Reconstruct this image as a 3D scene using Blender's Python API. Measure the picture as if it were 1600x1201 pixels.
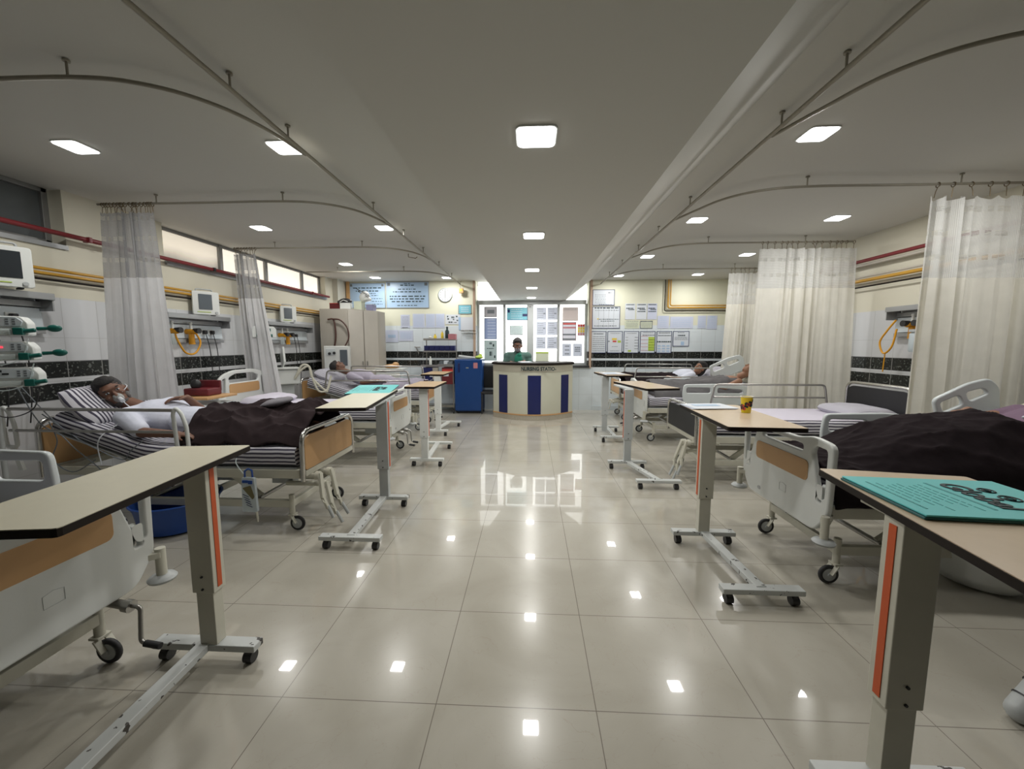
import bpy, bmesh, math, random
from mathutils import Vector, Matrix, Euler, noise
random.seed(7)
R = math.radians
PI = math.pi
for o in list(bpy.data.objects): bpy.data.objects.remove(o)
S = bpy.context.scene
COL = S.collection

# ---------------------------------------------------------------- camera
F, YAW, PITCH, ROLL, CAMZ = 612.0, 0.0481613863, 0.101591669, 0.000580604, 1.5
cd = bpy.data.cameras.new('camera'); cam = bpy.data.objects.new('camera', cd); COL.objects.link(cam)
cd.sensor_width = 36; cd.sensor_fit = 'HORIZONTAL'; cd.lens = F / 1600 * 36; cd.clip_start = .02
fw = Vector((-math.sin(YAW)*math.cos(PITCH), math.cos(YAW)*math.cos(PITCH), -math.sin(PITCH)))
rt = Vector((math.cos(YAW), math.sin(YAW), 0)); up = rt.cross(fw)
r2 = math.cos(ROLL)*rt + math.sin(ROLL)*up; u2 = -math.sin(ROLL)*rt + math.cos(ROLL)*up
M = Matrix((r2, u2, -fw)).transposed().to_4x4(); M.translation = (0, 0, CAMZ)
cam.matrix_world = M
S.camera = cam

# ---------------------------------------------------------------- world, exposure
w = bpy.data.worlds.new('world'); S.world = w; w.use_nodes = True
w.node_tree.nodes['Background'].inputs[0].default_value = (1, .99, .96, 1)
w.node_tree.nodes['Background'].inputs[1].default_value = 1.0
S.view_settings.view_transform = 'Standard'; S.view_settings.look = 'None'
S.view_settings.exposure = 0.0; S.view_settings.gamma = 1; S.view_settings.use_curve_mapping = False
LAMP_W = 13.0          # watts of one ceiling light
# ceiling lights: (x, y, z)
LIGHTS = [(.02, 2.0, 2.5), (.02, 3.72, 2.5), (.01, 5.39, 2.5), (.01, 7.05, 2.5), (0, 8.5, 2.5),
          (-3.31, 2.85, 2.93), (-1.80, 2.93, 2.93), (-3.33, 4.84, 2.93), (-1.81, 4.9, 2.93), (-3.31, 7.02, 2.93), (-3.34, 8.42, 2.93), (-1.81, 8.5, 2.93),
          (1.94, 2.92, 2.93), (3.45, 2.9, 2.93), (3.45, 4.77, 2.93), (1.9, 4.77, 2.93), (3.42, 6.57, 2.93), (1.88, 6.64, 2.93), (1.81, 8.41, 2.93), (3.39, 8.34, 2.93)]

# ---------------------------------------------------------------- materials
def nt(name):
    m = bpy.data.materials.new(name); m.use_nodes = True
    n = m.node_tree.nodes; return m, n, m.node_tree.links, n['Principled BSDF']
def mat(name, col, rough=.5, metal=0, var=.06, scale=6, bump=0, bscale=60, spec=.5, trans=0, alpha=1, sss=0):
    m, n, l, b = nt(name)
    b.inputs['Roughness'].default_value = rough; b.inputs['Metallic'].default_value = metal
    b.inputs['Specular IOR Level'].default_value = spec
    if trans: b.inputs['Transmission Weight'].default_value = trans
    b.inputs['Alpha'].default_value = alpha
    tc = n.new('ShaderNodeTexCoord'); nz = n.new('ShaderNodeTexNoise'); nz.inputs['Scale'].default_value = scale; nz.inputs['Detail'].default_value = 4
    l.new(tc.outputs['Object'], nz.inputs['Vector'])
    mr = n.new('ShaderNodeMapRange'); mr.inputs['To Min'].default_value = 1-var; mr.inputs['To Max'].default_value = 1+var
    l.new(nz.outputs['Fac'], mr.inputs['Value'])
    mx = n.new('ShaderNodeVectorMath'); mx.operation = 'SCALE'; mx.inputs[0].default_value = col[:3]
    l.new(mr.outputs[0], mx.inputs['Scale']); l.new(mx.outputs[0], b.inputs['Base Color'])
    if bump:
        n2 = n.new('ShaderNodeTexNoise'); n2.inputs['Scale'].default_value = bscale; l.new(tc.outputs['Object'], n2.inputs['Vector'])
        bp = n.new('ShaderNodeBump'); bp.inputs['Strength'].default_value = bump; bp.inputs['Distance'].default_value = .01
        l.new(n2.outputs['Fac'], bp.inputs['Height']); l.new(bp.outputs[0], b.inputs['Normal'])
    return m
def emis(name, col, st):
    m, n, l, b = nt(name); b.inputs['Base Color'].default_value = (*col, 1)
    b.inputs['Emission Color'].default_value = (*col, 1); b.inputs['Emission Strength'].default_value = st; return m
def mathn(n, l, op, a, b=None, c=None):
    k = n.new('ShaderNodeMath'); k.operation = op
    for i, v in enumerate((a, b, c)):
        if v is None: continue
        if isinstance(v, (int, float)): k.inputs[i].default_value = v
        else: l.new(v, k.inputs[i])
    return k.outputs[0]
def mixc(n, l, fac, A, B):
    k = n.new('ShaderNodeMix'); k.data_type = 'RGBA'
    if isinstance(fac, (int, float)): k.inputs[0].default_value = fac
    else: l.new(fac, k.inputs[0])
    for i, v in ((6, A), (7, B)):
        if isinstance(v, tuple): k.inputs[i].default_value = (*v[:3], 1)
        else: l.new(v, k.inputs[i])
    return k.outputs[2]
def floor_mat():
    m, n, l, b = nt('polished_floor_tile')
    g = n.new('ShaderNodeNewGeometry'); s = n.new('ShaderNodeSeparateXYZ'); l.new(g.outputs['Position'], s.inputs[0])
    tw, td, x0, y0 = .66616, .57566, -.38959, 1.48227
    def line(c, o, t):
        a = mathn(n, l, 'SUBTRACT', c, o); a = mathn(n, l, 'PINGPONG', a, t/2); return a   # 0 at the joint
    dx = mathn(n, l, 'MODULO', mathn(n, l, 'ADD', mathn(n, l, 'SUBTRACT', s.outputs[0], x0), tw*40), tw)
    dx = mathn(n, l, 'MINIMUM', dx, mathn(n, l, 'SUBTRACT', tw, dx))
    dy = mathn(n, l, 'MODULO', mathn(n, l, 'ADD', mathn(n, l, 'SUBTRACT', s.outputs[1], y0), td*40), td)
    dy = mathn(n, l, 'MINIMUM', dy, mathn(n, l, 'SUBTRACT', td, dy))
    d = mathn(n, l, 'MINIMUM', dx, dy)
    j = mathn(n, l, 'LESS_THAN', d, .0019)
    nz = n.new('ShaderNodeTexNoise'); nz.inputs['Scale'].default_value = 1.6; nz.inputs['Detail'].default_value = 8; nz.inputs['Distortion'].default_value = 1.2
    l.new(g.outputs['Position'], nz.inputs['Vector'])
    cr = n.new('ShaderNodeValToRGB'); l.new(nz.outputs['Fac'], cr.inputs[0])
    cr.color_ramp.elements[0].position = .3; cr.color_ramp.elements[0].color = (.40, .375, .315, 1)
    cr.color_ramp.elements[1].position = .7; cr.color_ramp.elements[1].color = (.475, .45, .39, 1)
    vo = n.new('ShaderNodeTexNoise'); vo.inputs['Scale'].default_value = 2.4; vo.inputs['Detail'].default_value = 6; vo.inputs['Distortion'].default_value = 2.6; l.new(g.outputs['Position'], vo.inputs['Vector'])
    vein = mathn(n, l, 'ABSOLUTE', mathn(n, l, 'SUBTRACT', vo.outputs['Fac'], .5))
    vein = mathn(n, l, 'MULTIPLY', mathn(n, l, 'LESS_THAN', vein, .0022), .16)
    c = mixc(n, l, vein, cr.outputs[0], (.3, .22, .15))
    c = mixc(n, l, mathn(n, l, 'MULTIPLY', j, .8), c, (.14, .12, .1))
    l.new(c, b.inputs['Base Color'])
    b.inputs['Specular IOR Level'].default_value = .35; b.inputs['Coat Weight'].default_value = .55; b.inputs['Coat Roughness'].default_value = .022; b.inputs['Coat IOR'].default_value = 1.5
    r = n.new('ShaderNodeMapRange'); l.new(nz.outputs['Fac'], r.inputs[0]); r.inputs[3].default_value = .16; r.inputs[4].default_value = .28
    l.new(r.outputs[0], b.inputs['Roughness'])
    return m
def wall_mat(name, axis, paint, tile):
    """painted above, glazed tiles below, two speckled granite bands"""
    m, n, l, b = nt(name)
    g = n.new('ShaderNodeNewGeometry'); s = n.new('ShaderNodeSeparateXYZ'); l.new(g.outputs['Position'], s.inputs[0])
    z = s.outputs[2]; h = s.outputs[axis]
    def band(a, c): return mathn(n, l, 'MULTIPLY', mathn(n, l, 'GREATER_THAN', z, a), mathn(n, l, 'LESS_THAN', z, c))
    gr = mathn(n, l, 'ADD', band(1.19, 1.34), band(.99, 1.14))
    vz = n.new('ShaderNodeTexVoronoi'); vz.inputs['Scale'].default_value = 55; l.new(g.outputs['Position'], vz.inputs['Vector'])
    nz = n.new('ShaderNodeTexNoise'); nz.inputs['Scale'].default_value = 40; nz.inputs['Detail'].default_value = 5; l.new(g.outputs['Position'], nz.inputs['Vector'])
    gc = mixc(n, l, mathn(n, l, 'GREATER_THAN', nz.outputs['Fac'], .6), (.012, .014, .013), (.12, .13, .12))
    zone = mathn(n, l, 'LESS_THAN', z, 1.93)
    hh = mathn(n, l, 'PINGPONG', mathn(n, l, 'ADD', h, 30.1), .15)
    gc = mixc(n, l, mathn(n, l, 'LESS_THAN', hh, .004), gc, (.26, .26, .25))
    zz = mathn(n, l, 'PINGPONG', mathn(n, l, 'ADD', z, .04), .2)
    j = mathn(n, l, 'MAXIMUM', mathn(n, l, 'LESS_THAN', hh, .003), mathn(n, l, 'LESS_THAN', zz, .002))
    tcx = mixc(n, l, mathn(n, l, 'MULTIPLY', j, .45), tile, (.3, .3, .29))
    n2 = n.new('ShaderNodeTexNoise'); n2.inputs['Scale'].default_value = 1.2; n2.inputs['Detail'].default_value = 5; l.new(g.outputs['Position'], n2.inputs['Vector'])
    pc = mixc(n, l, mathn(n, l, 'MULTIPLY', n2.outputs['Fac'], .35), paint, tuple(v*.8 for v in paint))
    c = mixc(n, l, zone, pc, tcx)
    c = mixc(n, l, gr, c, gc)
    edge = mathn(n, l, 'ADD', mathn(n, l, 'ADD', band(1.335, 1.345), band(.985, .993)), mathn(n, l, 'ADD', band(1.137, 1.142), band(1.188, 1.193)))
    c = mixc(n, l, mathn(n, l, 'MULTIPLY', edge, .6), c, (.05, .05, .05))
    l.new(c, b.inputs['Base Color'])
    l.new(mathn(n, l, 'SUBTRACT', .6, mathn(n, l, 'MULTIPLY', zone, .4)), b.inputs['Roughness'])
    return m
def stripes(name, c1, c2, period=.032, duty=.45, axis=1, rough=.85, bump=.25):
    m, n, l, b = nt(name)
    uv = n.new('ShaderNodeUVMap'); s = n.new('ShaderNodeSeparateXYZ'); l.new(uv.outputs[0], s.inputs[0])
    tc = n.new('ShaderNodeTexCoord'); nz = n.new('ShaderNodeTexNoise'); nz.inputs['Scale'].default_value = 5; l.new(tc.outputs['Object'], nz.inputs['Vector'])
    v = mathn(n, l, 'ADD', s.outputs[axis], mathn(n, l, 'MULTIPLY', nz.outputs['Fac'], .02))
    f = mathn(n, l, 'LESS_THAN', mathn(n, l, 'FRACT', mathn(n, l, 'DIVIDE', v, period)), duty)
    l.new(mixc(n, l, f, c1, c2), b.inputs['Base Color']); b.inputs['Roughness'].default_value = rough
    bp = n.new('ShaderNodeBump'); bp.inputs['Strength'].default_value = bump; bp.inputs['Distance'].default_value = .03
    l.new(nz.outputs['Fac'], bp.inputs['Height']); l.new(bp.outputs[0], b.inputs['Normal'])
    return m
def cloth_mat(name, col, net=False, transl=.3):
    m, n, l, b = nt(name); out = n['Material Output']
    b.inputs['Roughness'].default_value = .75
    tc = n.new('ShaderNodeTexCoord'); nz = n.new('ShaderNodeTexNoise'); nz.inputs['Scale'].default_value = 9; nz.inputs['Detail'].default_value = 6; l.new(tc.outputs['Object'], nz.inputs['Vector'])
    l.new(mixc(n, l, nz.outputs['Fac'], tuple(v*.86 for v in col), tuple(min(1, v*1.08) for v in col)), b.inputs['Base Color'])
    bp = n.new('ShaderNodeBump'); bp.inputs['Strength'].default_value = .35; bp.inputs['Distance'].default_value = .02
    l.new(nz.outputs['Fac'], bp.inputs['Height']); l.new(bp.outputs[0], b.inputs['Normal'])
    t = n.new('ShaderNodeBsdfTranslucent'); t.inputs[0].default_value = (*col, 1)
    mx = n.new('ShaderNodeMixShader'); mx.inputs[0].default_value = transl; l.new(b.outputs[0], mx.inputs[1]); l.new(t.outputs[0], mx.inputs[2])
    last = mx.outputs[0]
    if net:
        uv = n.new('ShaderNodeUVMap'); s = n.new('ShaderNodeSeparateXYZ'); l.new(uv.outputs[0], s.inputs[0])
        a = mathn(n, l, 'LESS_THAN', mathn(n, l, 'FRACT', mathn(n, l, 'DIVIDE', s.outputs[0], .011)), .62)
        c = mathn(n, l, 'LESS_THAN', mathn(n, l, 'FRACT', mathn(n, l, 'DIVIDE', s.outputs[1], .011)), .62)
        hole = mathn(n, l, 'MULTIPLY', a, c)
        bz = mathn(n, l, 'LESS_THAN', mathn(n, l, 'PINGPONG', mathn(n, l, 'SUBTRACT', s.outputs[1], .17), .10), .022)
        bz = mathn(n, l, 'MULTIPLY', bz, mathn(n, l, 'LESS_THAN', mathn(n, l, 'FRACT', mathn(n, l, 'DIVIDE', s.outputs[0], .23)), .62))
        fz = mathn(n, l, 'ADD', .5, mathn(n, l, 'MULTIPLY', bz, .5))
        tr = n.new('ShaderNodeBsdfTransparent'); m2 = n.new('ShaderNodeMixShader')
        l.new(mathn(n, l, 'MULTIPLY', hole, fz), m2.inputs[0]); l.new(last, m2.inputs[1]); l.new(tr.outputs[0], m2.inputs[2]); last = m2.outputs[0]
    l.new(last, out.inputs['Surface'])
    return m
MT = {}
MT['floor'] = floor_mat()
MT['ceil'] = mat('ceiling_paint', (.57, .565, .53), .7, var=.03, scale=.8)
MT['wall_l'] = wall_mat('left_wall_finish', 1, (.66, .63, .52), (.60, .61, .63))
MT['wall_f'] = wall_mat('far_wall_finish', 0, (.72, .72, .58), (.68, .74, .78))
MT['wall_b'] = mat('back_wall_paint', (.55, .53, .46), .7)
MT['wall_k'] = mat('dark_back_wall', (.16, .155, .14), .7)  # unseen back wall, colour darkened so it reflects less light into the room
MT['white'] = mat('white_plastic', (.70, .72, .70), .35, var=.03)
MT['pale'] = mat('pale_grey_plastic', (.60, .64, .65), .35, var=.03)
MT['cream'] = mat('cream_enamel', (.56, .545, .46), .38, var=.1, scale=9)
MT['greyenamel'] = mat('grey_enamel', (.44, .46, .46), .4, var=.08, scale=9)
def chipped():
    m, n, l, b = nt('chipped_white_enamel')
    tc = n.new('ShaderNodeTexCoord'); nz = n.new('ShaderNodeTexNoise'); nz.inputs['Scale'].default_value = 22; nz.inputs['Detail'].default_value = 7; l.new(tc.outputs['Object'], nz.inputs['Vector'])
    f = mathn(n, l, 'GREATER_THAN', nz.outputs['Fac'], .635)
    l.new(mixc(n, l, f, (.55, .57, .56), (.05, .045, .04)), b.inputs['Base Color']); b.inputs['Roughness'].default_value = .42; return m
MT['chip'] = chipped()
MT['chrome'] = mat('polished_chrome', (.62, .61, .59), .22, 1, var=.05)
MT['steel'] = mat('brushed_steel', (.42, .41, .39), .35, 1, var=.08)
MT['dark'] = mat('dark_rubber', (.025, .025, .027), .6)
MT['black'] = mat('black_plastic', (.018, .018, .02), .45)
MT['blackpanel'] = mat('black_board', (.02, .02, .024), .5)
MT['lam3'] = mat('orange_tan_laminate', (.58, .40, .21), .3, var=.05, scale=20)
MT['wood'] = mat('orange_wood_laminate', (.55, .32, .14), .4, var=.12, scale=3)
MT['lam'] = mat('beige_laminate', (.72, .68, .53), .3, var=.04, scale=20)
MT['lam2'] = mat('tan_laminate', (.62, .49, .35), .25, var=.05, scale=20)
MT['edge'] = mat('dark_brown_edge', (.014, .010, .008), .5, spec=.15)
MT['orange'] = mat('orange_red_tape', (.55, .09, .02), .5)
MT['teal'] = mat('teal_card', (.11, .56, .56), .5, var=.03)
MT['tealdark'] = mat('dark_teal_card', (.02, .12, .12), .5)
MT['ink'] = mat('black_ink', (.01, .03, .035), .6)
MT['inkg'] = mat('grey_ink', (.16, .18, .2), .6)
MT['inkt'] = mat('pale_teal_ink', (.05, .32, .32), .6)
MT['strip'] = stripes('striped_bed_linen', (.62, .61, .66), (.055, .05, .08))
MT['stripw'] = stripes('fine_striped_pillowcase', (.63, .62, .68), (.30, .29, .36), .012, .4)
MT['lav'] = stripes('pale_lavender_sheet', (.60, .57, .64), (.47, .44, .54), .02, .3)
MT['lavt'] = mat('pale_lavender_top_sheet', (.60, .57, .66), .9, var=.05, bump=.4, bscale=8)
MT['blank'] = mat('dark_brown_blanket', (.032, .022, .024), .95, var=.35, scale=3, bump=.5, bscale=14, spec=.15)
MT['blank2'] = mat('near_black_blanket', (.016, .011, .013), .95, var=.4, scale=3, bump=.5, bscale=14, spec=.12)
MT['blankg'] = mat('grey_blanket', (.12, .115, .12), .95, var=.35, scale=4, bump=.5, bscale=14, spec=.2)
MT['grey'] = mat('mid_grey_cloth', (.20, .19, .21), .9, bump=.4, bscale=20)
MT['skin'] = mat('brown_skin', (.17, .080, .050), .55, var=.12, scale=14)
MT['skin2'] = mat('warm_brown_skin', (.27, .135, .08), .55, var=.12, scale=14)
MT['hair'] = mat('black_hair', (.012, .010, .010), .6, bump=.8, bscale=160)
MT['beard'] = mat('grey_beard', (.09, .08, .075), .8, bump=.8, bscale=160)
MT['shirt'] = mat('white_shirt', (.60, .62, .72), .85, var=.1, bump=.5, bscale=16)
MT['lavs'] = mat('lavender_gown', (.38, .35, .43), .9, var=.15, bump=.5, bscale=12)
MT['purp'] = mat('purple_dress', (.20, .13, .19), .9, var=.2, bump=.5, bscale=12)
MT['green'] = mat('grey_green_scrubs', (.08, .15, .13), .9, var=.15, bump=.4, bscale=20)
MT['green2'] = mat('emerald_cloth', (.02, .20, .13), .85)
MT['mask'] = mat('pale_mask_cloth', (.60, .62, .66), .8)
MT['clear'] = mat('clear_plastic', (.75, .85, .85), .15, alpha=.35)
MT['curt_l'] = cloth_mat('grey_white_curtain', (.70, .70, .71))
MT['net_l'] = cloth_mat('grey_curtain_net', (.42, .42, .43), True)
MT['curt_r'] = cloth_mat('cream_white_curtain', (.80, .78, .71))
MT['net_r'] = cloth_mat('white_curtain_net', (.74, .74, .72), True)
MT['rail'] = mat('aged_steel_rail', (.30, .28, .23), .5, .25, var=.15, scale=12)
MT['ring'] = mat('brass_ring', (.16, .12, .07), .45, .6)
MT['red'] = mat('dark_red_pipe', (.17, .015, .02), .4)
MT['yellow'] = mat('ochre_gas_pipe', (.50, .27, .03), .4, var=.15, scale=8)
MT['yel'] = mat('bright_yellow_plastic', (.72, .33, .01), .4)
MT['yelc'] = mat('lemon_yellow_paper', (.80, .62, .02), .45)
MT['alu'] = mat('aluminium_profile', (.36, .37, .38), .4, .5, var=.06)
MT['aluf'] = mat('window_frame_metal', (.24, .24, .235), .45, .4)
MT['blue'] = mat('royal_blue_enamel', (.008, .055, .22), .3, var=.05)
MT['navy'] = mat('navy_laminate', (.012, .018, .10), .3)
MT['bluep'] = mat('blue_plastic', (.01, .06, .28), .4)
MT['ivory'] = mat('ivory_laminate', (.56, .56, .46), .35, var=.03)
MT['beigem'] = mat('beige_steel_cabinet', (.44, .41, .36), .4, var=.04)
MT['wallt'] = mat('white_glazed_tile', (.60, .66, .70), .2)
MT['signb'] = mat('pale_blue_sign', (.38, .53, .72), .35, var=.05)
MT['paper'] = mat('white_paper', (.64, .68, .74), .6, var=.03)
MT['paperl'] = mat('lilac_paper', (.56, .60, .74), .6, var=.03)
MT['papery'] = mat('greenish_cream_paper', (.62, .66, .52), .6)
MT['cyanp'] = mat('cyan_poster', (.18, .48, .58), .5)
MT['pinkp'] = mat('pink_print', (.55, .22, .25), .6)
MT['greenp'] = mat('lime_green_print', (.42, .55, .08), .6)
MT['yelp'] = mat('yellow_print', (.75, .55, .05), .6)
MT['redp'] = mat('red_print', (.60, .05, .04), .6)
MT['screen'] = mat('dark_glass_screen', (.03, .035, .04), .12)
MT['screen2'] = mat('grey_glass_screen', (.12, .14, .16), .12)
MT['tealp'] = mat('teal_green_plastic', (.008, .11, .09), .35)
MT['maroon'] = mat('maroon_plastic', (.14, .015, .02), .4)
MT['hose'] = mat('cream_hose', (.58, .56, .47), .5)
MT['bag'] = mat('translucent_bag', (.62, .70, .74), .3, alpha=.75)
MT['pilc'] = mat('pale_green_pillowcase', (.55, .56, .45), .9, bump=.4, bscale=12)
MT['glow'] = emis('lit_diffuser', (1, 1, 1), 8)
MT['ledr'] = emis('red_led', (1, .05, .08), 1.5)
MT['winL'] = emis('daylit_frosted_glass', (1, .93, .80), .78)
def backlit(name, col, tr=.35):
    m, n, l, b = nt(name); b.inputs['Base Color'].default_value = (*col, 1); b.inputs['Roughness'].default_value = .7
    t = n.new('ShaderNodeBsdfTranslucent'); t.inputs[0].default_value = (*col, 1); mx = n.new('ShaderNodeMixShader'); mx.inputs[0].default_value = tr
    l.new(b.outputs[0], mx.inputs[1]); l.new(t.outputs[0], mx.inputs[2]); l.new(mx.outputs[0], n['Material Output'].inputs['Surface']); return m
def win_graded():
    m, n, l, b = nt('graded_frosted_glass')  # pane runs from dark at the bottom to cream above, broken by noise
    tc = n.new('ShaderNodeNewGeometry'); nz = n.new('ShaderNodeTexNoise'); nz.inputs['Scale'].default_value = 1.6; nz.inputs['Detail'].default_value = 5; l.new(tc.outputs['Position'], nz.inputs['Vector'])
    s = n.new('ShaderNodeSeparateXYZ'); l.new(tc.outputs['Position'], s.inputs[0])
    f = mathn(n, l, 'ADD', mathn(n, l, 'MULTIPLY', mathn(n, l, 'SUBTRACT', s.outputs[2], 2.62), 5), mathn(n, l, 'MULTIPLY', nz.outputs['Fac'], .8))
    f = mathn(n, l, 'MINIMUM', mathn(n, l, 'MAXIMUM', f, 0), 1)
    c = mixc(n, l, f, (.2, .19, .17), (.95, .86, .72))
    l.new(c, b.inputs['Base Color']); l.new(c, b.inputs['Emission Color']); b.inputs['Emission Strength'].default_value = .55; return m
MT['winD'] = win_graded()
MT['winF'] = emis('bright_daylit_pane', (1, 1, .97), 2.6)
MT['winG'] = mat('grey_glass', (.10, .11, .115), .15)
MT['bed_c'] = MT['cream']

# ---------------------------------------------------------------- mesh kit
class MB:
    def __init__(s): s.bm = bmesh.new(); s.uv = s.bm.loops.layers.uv.new('UVMap')
    def box(s, c, d, rot=None, taper=None):
        g = bmesh.ops.create_cube(s.bm, size=1)['verts']
        m = Matrix.Diagonal((*d, 1))
        if rot: m = Euler(rot).to_matrix().to_4x4() @ m
        m = Matrix.Translation(c) @ m
        bmesh.ops.transform(s.bm, matrix=m, verts=g); return s
    def cyl(s, a, b, r, r2=None, seg=16):
        a, b = Vector(a), Vector(b); d = b-a
        g = bmesh.ops.create_cone(s.bm, cap_ends=True, segments=seg, radius1=r, radius2=r if r2 is None else r2, depth=d.length)['verts']
        m = Matrix.Translation((a+b)/2) @ d.to_track_quat('Z', 'Y').to_matrix().to_4x4()
        bmesh.ops.transform(s.bm, matrix=m, verts=g); return s
    def bar(s, a, b, w_, h_, upv=(0, 0, 1)):
        a, b = Vector(a), Vector(b); x = (b-a); L = x.length; x.normalize(); u = Vector(upv); y = u.cross(x)
        if y.length < 1e-4: y = Vector((0, 1, 0)).cross(x)
        y.normalize(); z = x.cross(y)
        m = Matrix((x*L, y*w_, z*h_)).transposed().to_4x4(); m.translation = (a+b)/2
        g = bmesh.ops.create_cube(s.bm, size=1)['verts']; bmesh.ops.transform(s.bm, matrix=m, verts=g); return s
    def ball(s, c, r, rot=None, u=16, v=10):
        g = bmesh.ops.create_uvsphere(s.bm, u_segments=u, v_segments=v, radius=1)['verts']
        r = (r, r, r) if isinstance(r, (int, float)) else r
        m = Matrix.Diagonal((*r, 1))
        if rot: m = Euler(rot).to_matrix().to_4x4() @ m
        bmesh.ops.transform(s.bm, matrix=Matrix.Translation(c) @ m, verts=g); return s
    def cap(s, a, b, ra, rb, seg=12):
        """tapered capsule"""
        s.cyl(a, b, ra, rb, seg); s.ball(a, ra, u=seg, v=8); s.ball(b, rb, u=seg, v=8); return s
    def tube(s, path, r, seg=10, closed=False):
        P = [Vector(p) for p in path]; n = len(P); rings = []
        t = (P[1]-P[0]).normalized(); ref = Vector((0, 0, 1)) if abs(t.z) < .9 else Vector((1, 0, 0)); nrm = t.cross(ref).normalized()
        for i in range(n):
            if closed: t = (P[(i+1) % n]-P[i-1]).normalized()
            elif i == 0: t = (P[1]-P[0]).normalized()
            elif i == n-1: t = (P[-1]-P[-2]).normalized()
            else: t = ((P[i+1]-P[i]).normalized()+(P[i]-P[i-1]).normalized()).normalized()
            nrm = (nrm - t*nrm.dot(t)).normalized(); bn = t.cross(nrm)
            rr = r[i] if isinstance(r, (list, tuple)) else r
            rings.append([s.bm.verts.new(P[i]+(nrm*math.cos(2*PI*k/seg)+bn*math.sin(2*PI*k/seg))*rr) for k in range(seg)])
        for i in range(n if closed else n-1):
            A, B = rings[i], rings[(i+1) % n]
            for k in range(seg): s.bm.faces.new((A[k], A[(k+1) % seg], B[(k+1) % seg], B[k]))
        if not closed: s.bm.faces.new(rings[0][::-1]); s.bm.faces.new(rings[-1])
        return s
    def lathe(s, prof, c=(0, 0, 0), seg=24, rot=None):
        m = Matrix.Translation(c) @ (Euler(rot).to_matrix().to_4x4() if rot else Matrix())
        rings = [[s.bm.verts.new(m @ Vector((r*math.cos(2*PI*k/seg), r*math.sin(2*PI*k/seg), z))) for k in range(seg)] for r, z in prof]
        for A, B in zip(rings, rings[1:]):
            for k in range(seg): s.bm.faces.new((A[k], A[(k+1) % seg], B[(k+1) % seg], B[k]))
        s.bm.faces.new(rings[0][::-1]); s.bm.faces.new(rings[-1]); return s
    def prism(s, poly, axis, a, b):
        """extrude a polygon given in the two other axes"""
        def P(p, t):
            q = [0, 0, 0]; k = [i for i in range(3) if i != axis]; q[k[0]], q[k[1]] = p; q[axis] = t; return q
        A = [s.bm.verts.new(P(p, a)) for p in poly]; B = [s.bm.verts.new(P(p, b)) for p in poly]; n = len(poly)
        s.bm.faces.new(A[::-1]); s.bm.faces.new(B)
        for i in range(n): s.bm.faces.new((A[i], A[(i+1) % n], B[(i+1) % n], B[i]))
        return s
    def grid(s, nu, nv, fn, uvf=None):
        V = [[s.bm.verts.new(fn(i/nu, j/nv)) for j in range(nv+1)] for i in range(nu+1)]
        for i in range(nu):
            for j in range(nv):
                f = s.bm.faces.new((V[i][j], V[i+1][j], V[i+1][j+1], V[i][j+1]))
                if uvf:
                    for lp, (a, b) in zip(f.loops, ((i, j), (i+1, j), (i+1, j+1), (i, j+1))): lp[s.uv].uv = uvf(a/nu, b/nv)
        return s
    def quad(s, a, b, c, d):
        s.bm.faces.new([s.bm.verts.new(p) for p in (a, b, c, d)]); return s
    def build(s, name, m, parent=None, bevel=0, smooth=False, xf=None, solid=0, subs=0, keep=False):
        if not keep: bmesh.ops.recalc_face_normals(s.bm, faces=s.bm.faces)
        me = bpy.data.meshes.new(name); s.bm.to_mesh(me); s.bm.free()
        if xf: me.transform(xf)
        me.materials.append(MT[m] if isinstance(m, str) else m)
        for p in me.polygons: p.use_smooth = smooth
        o = bpy.data.objects.new(name, me); COL.objects.link(o)
        if solid:
            k = o.modifiers.new('solid', 'SOLIDIFY'); k.thickness = solid; k.offset = -1
        if bevel:
            k = o.modifiers.new('bevel', 'BEVEL'); k.width = bevel; k.segments = 2; k.limit_method = 'ANGLE'; k.angle_limit = R(40)
            for p in me.polygons: p.use_smooth = True
            k = o.modifiers.new('wn', 'WEIGHTED_NORMAL')
        elif smooth:
            a = [v for v in me.edges]
            me.set_sharp_from_angle(angle=R(50))
        if subs:
            k = o.modifiers.new('subd', 'SUBSURF'); k.levels = subs; k.render_levels = subs
        if parent: o.parent = parent
        return o
def fillet(pts, r, n=5, closed=False):
    P = [Vector(p) for p in pts]; out = []; N = len(P)
    for i, p in enumerate(P):
        if not closed and i in (0, N-1): out.append(p); continue
        a, b = P[i-1], P[(i+1) % N]; da = (a-p); db = (b-p); k = min(r, da.length*.49, db.length*.49)
        s_, e_ = p+da.normalized()*k, p+db.normalized()*k
        for j in range(n+1):
            t = j/n; out.append(s_*(1-t)**2 + p*2*t*(1-t) + e_*t*t)
    return out
def sag(a, b, d, n=12):
    a, b = Vector(a), Vector(b)
    return [a.lerp(b, i/n)-Vector((0, 0, d*4*(i/n)*(1-i/n))) for i in range(n+1)]
def smoothp(pts, n=6):
    """Catmull-Rom through points"""
    P = [Vector(p) for p in pts]; P = [P[0]*2-P[1]]+P+[P[-1]*2-P[-2]]; out = []
    for i in range(1, len(P)-2):
        for j in range(n):
            t = j/n; a, b, c, d = P[i-1:i+3]
            out.append(.5*((2*b)+(c-a)*t+(2*a-5*b+4*c-d)*t*t+(3*b-a-3*c+d)*t**3))
    out.append(P[-2]); return out
def thing(name, label, cat, loc=(0, 0, 0), rz=0, group=None):
    o = bpy.data.objects.new(name, None); COL.objects.link(o); o.location = loc; o.rotation_euler = (0, 0, rz); o.empty_display_size = .1
    return tag(o, label, cat, group)
def tag(o, label, cat, group=None):
    o['label'] = label; o['category'] = cat
    if group: o['group'] = group
    return o
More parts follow.
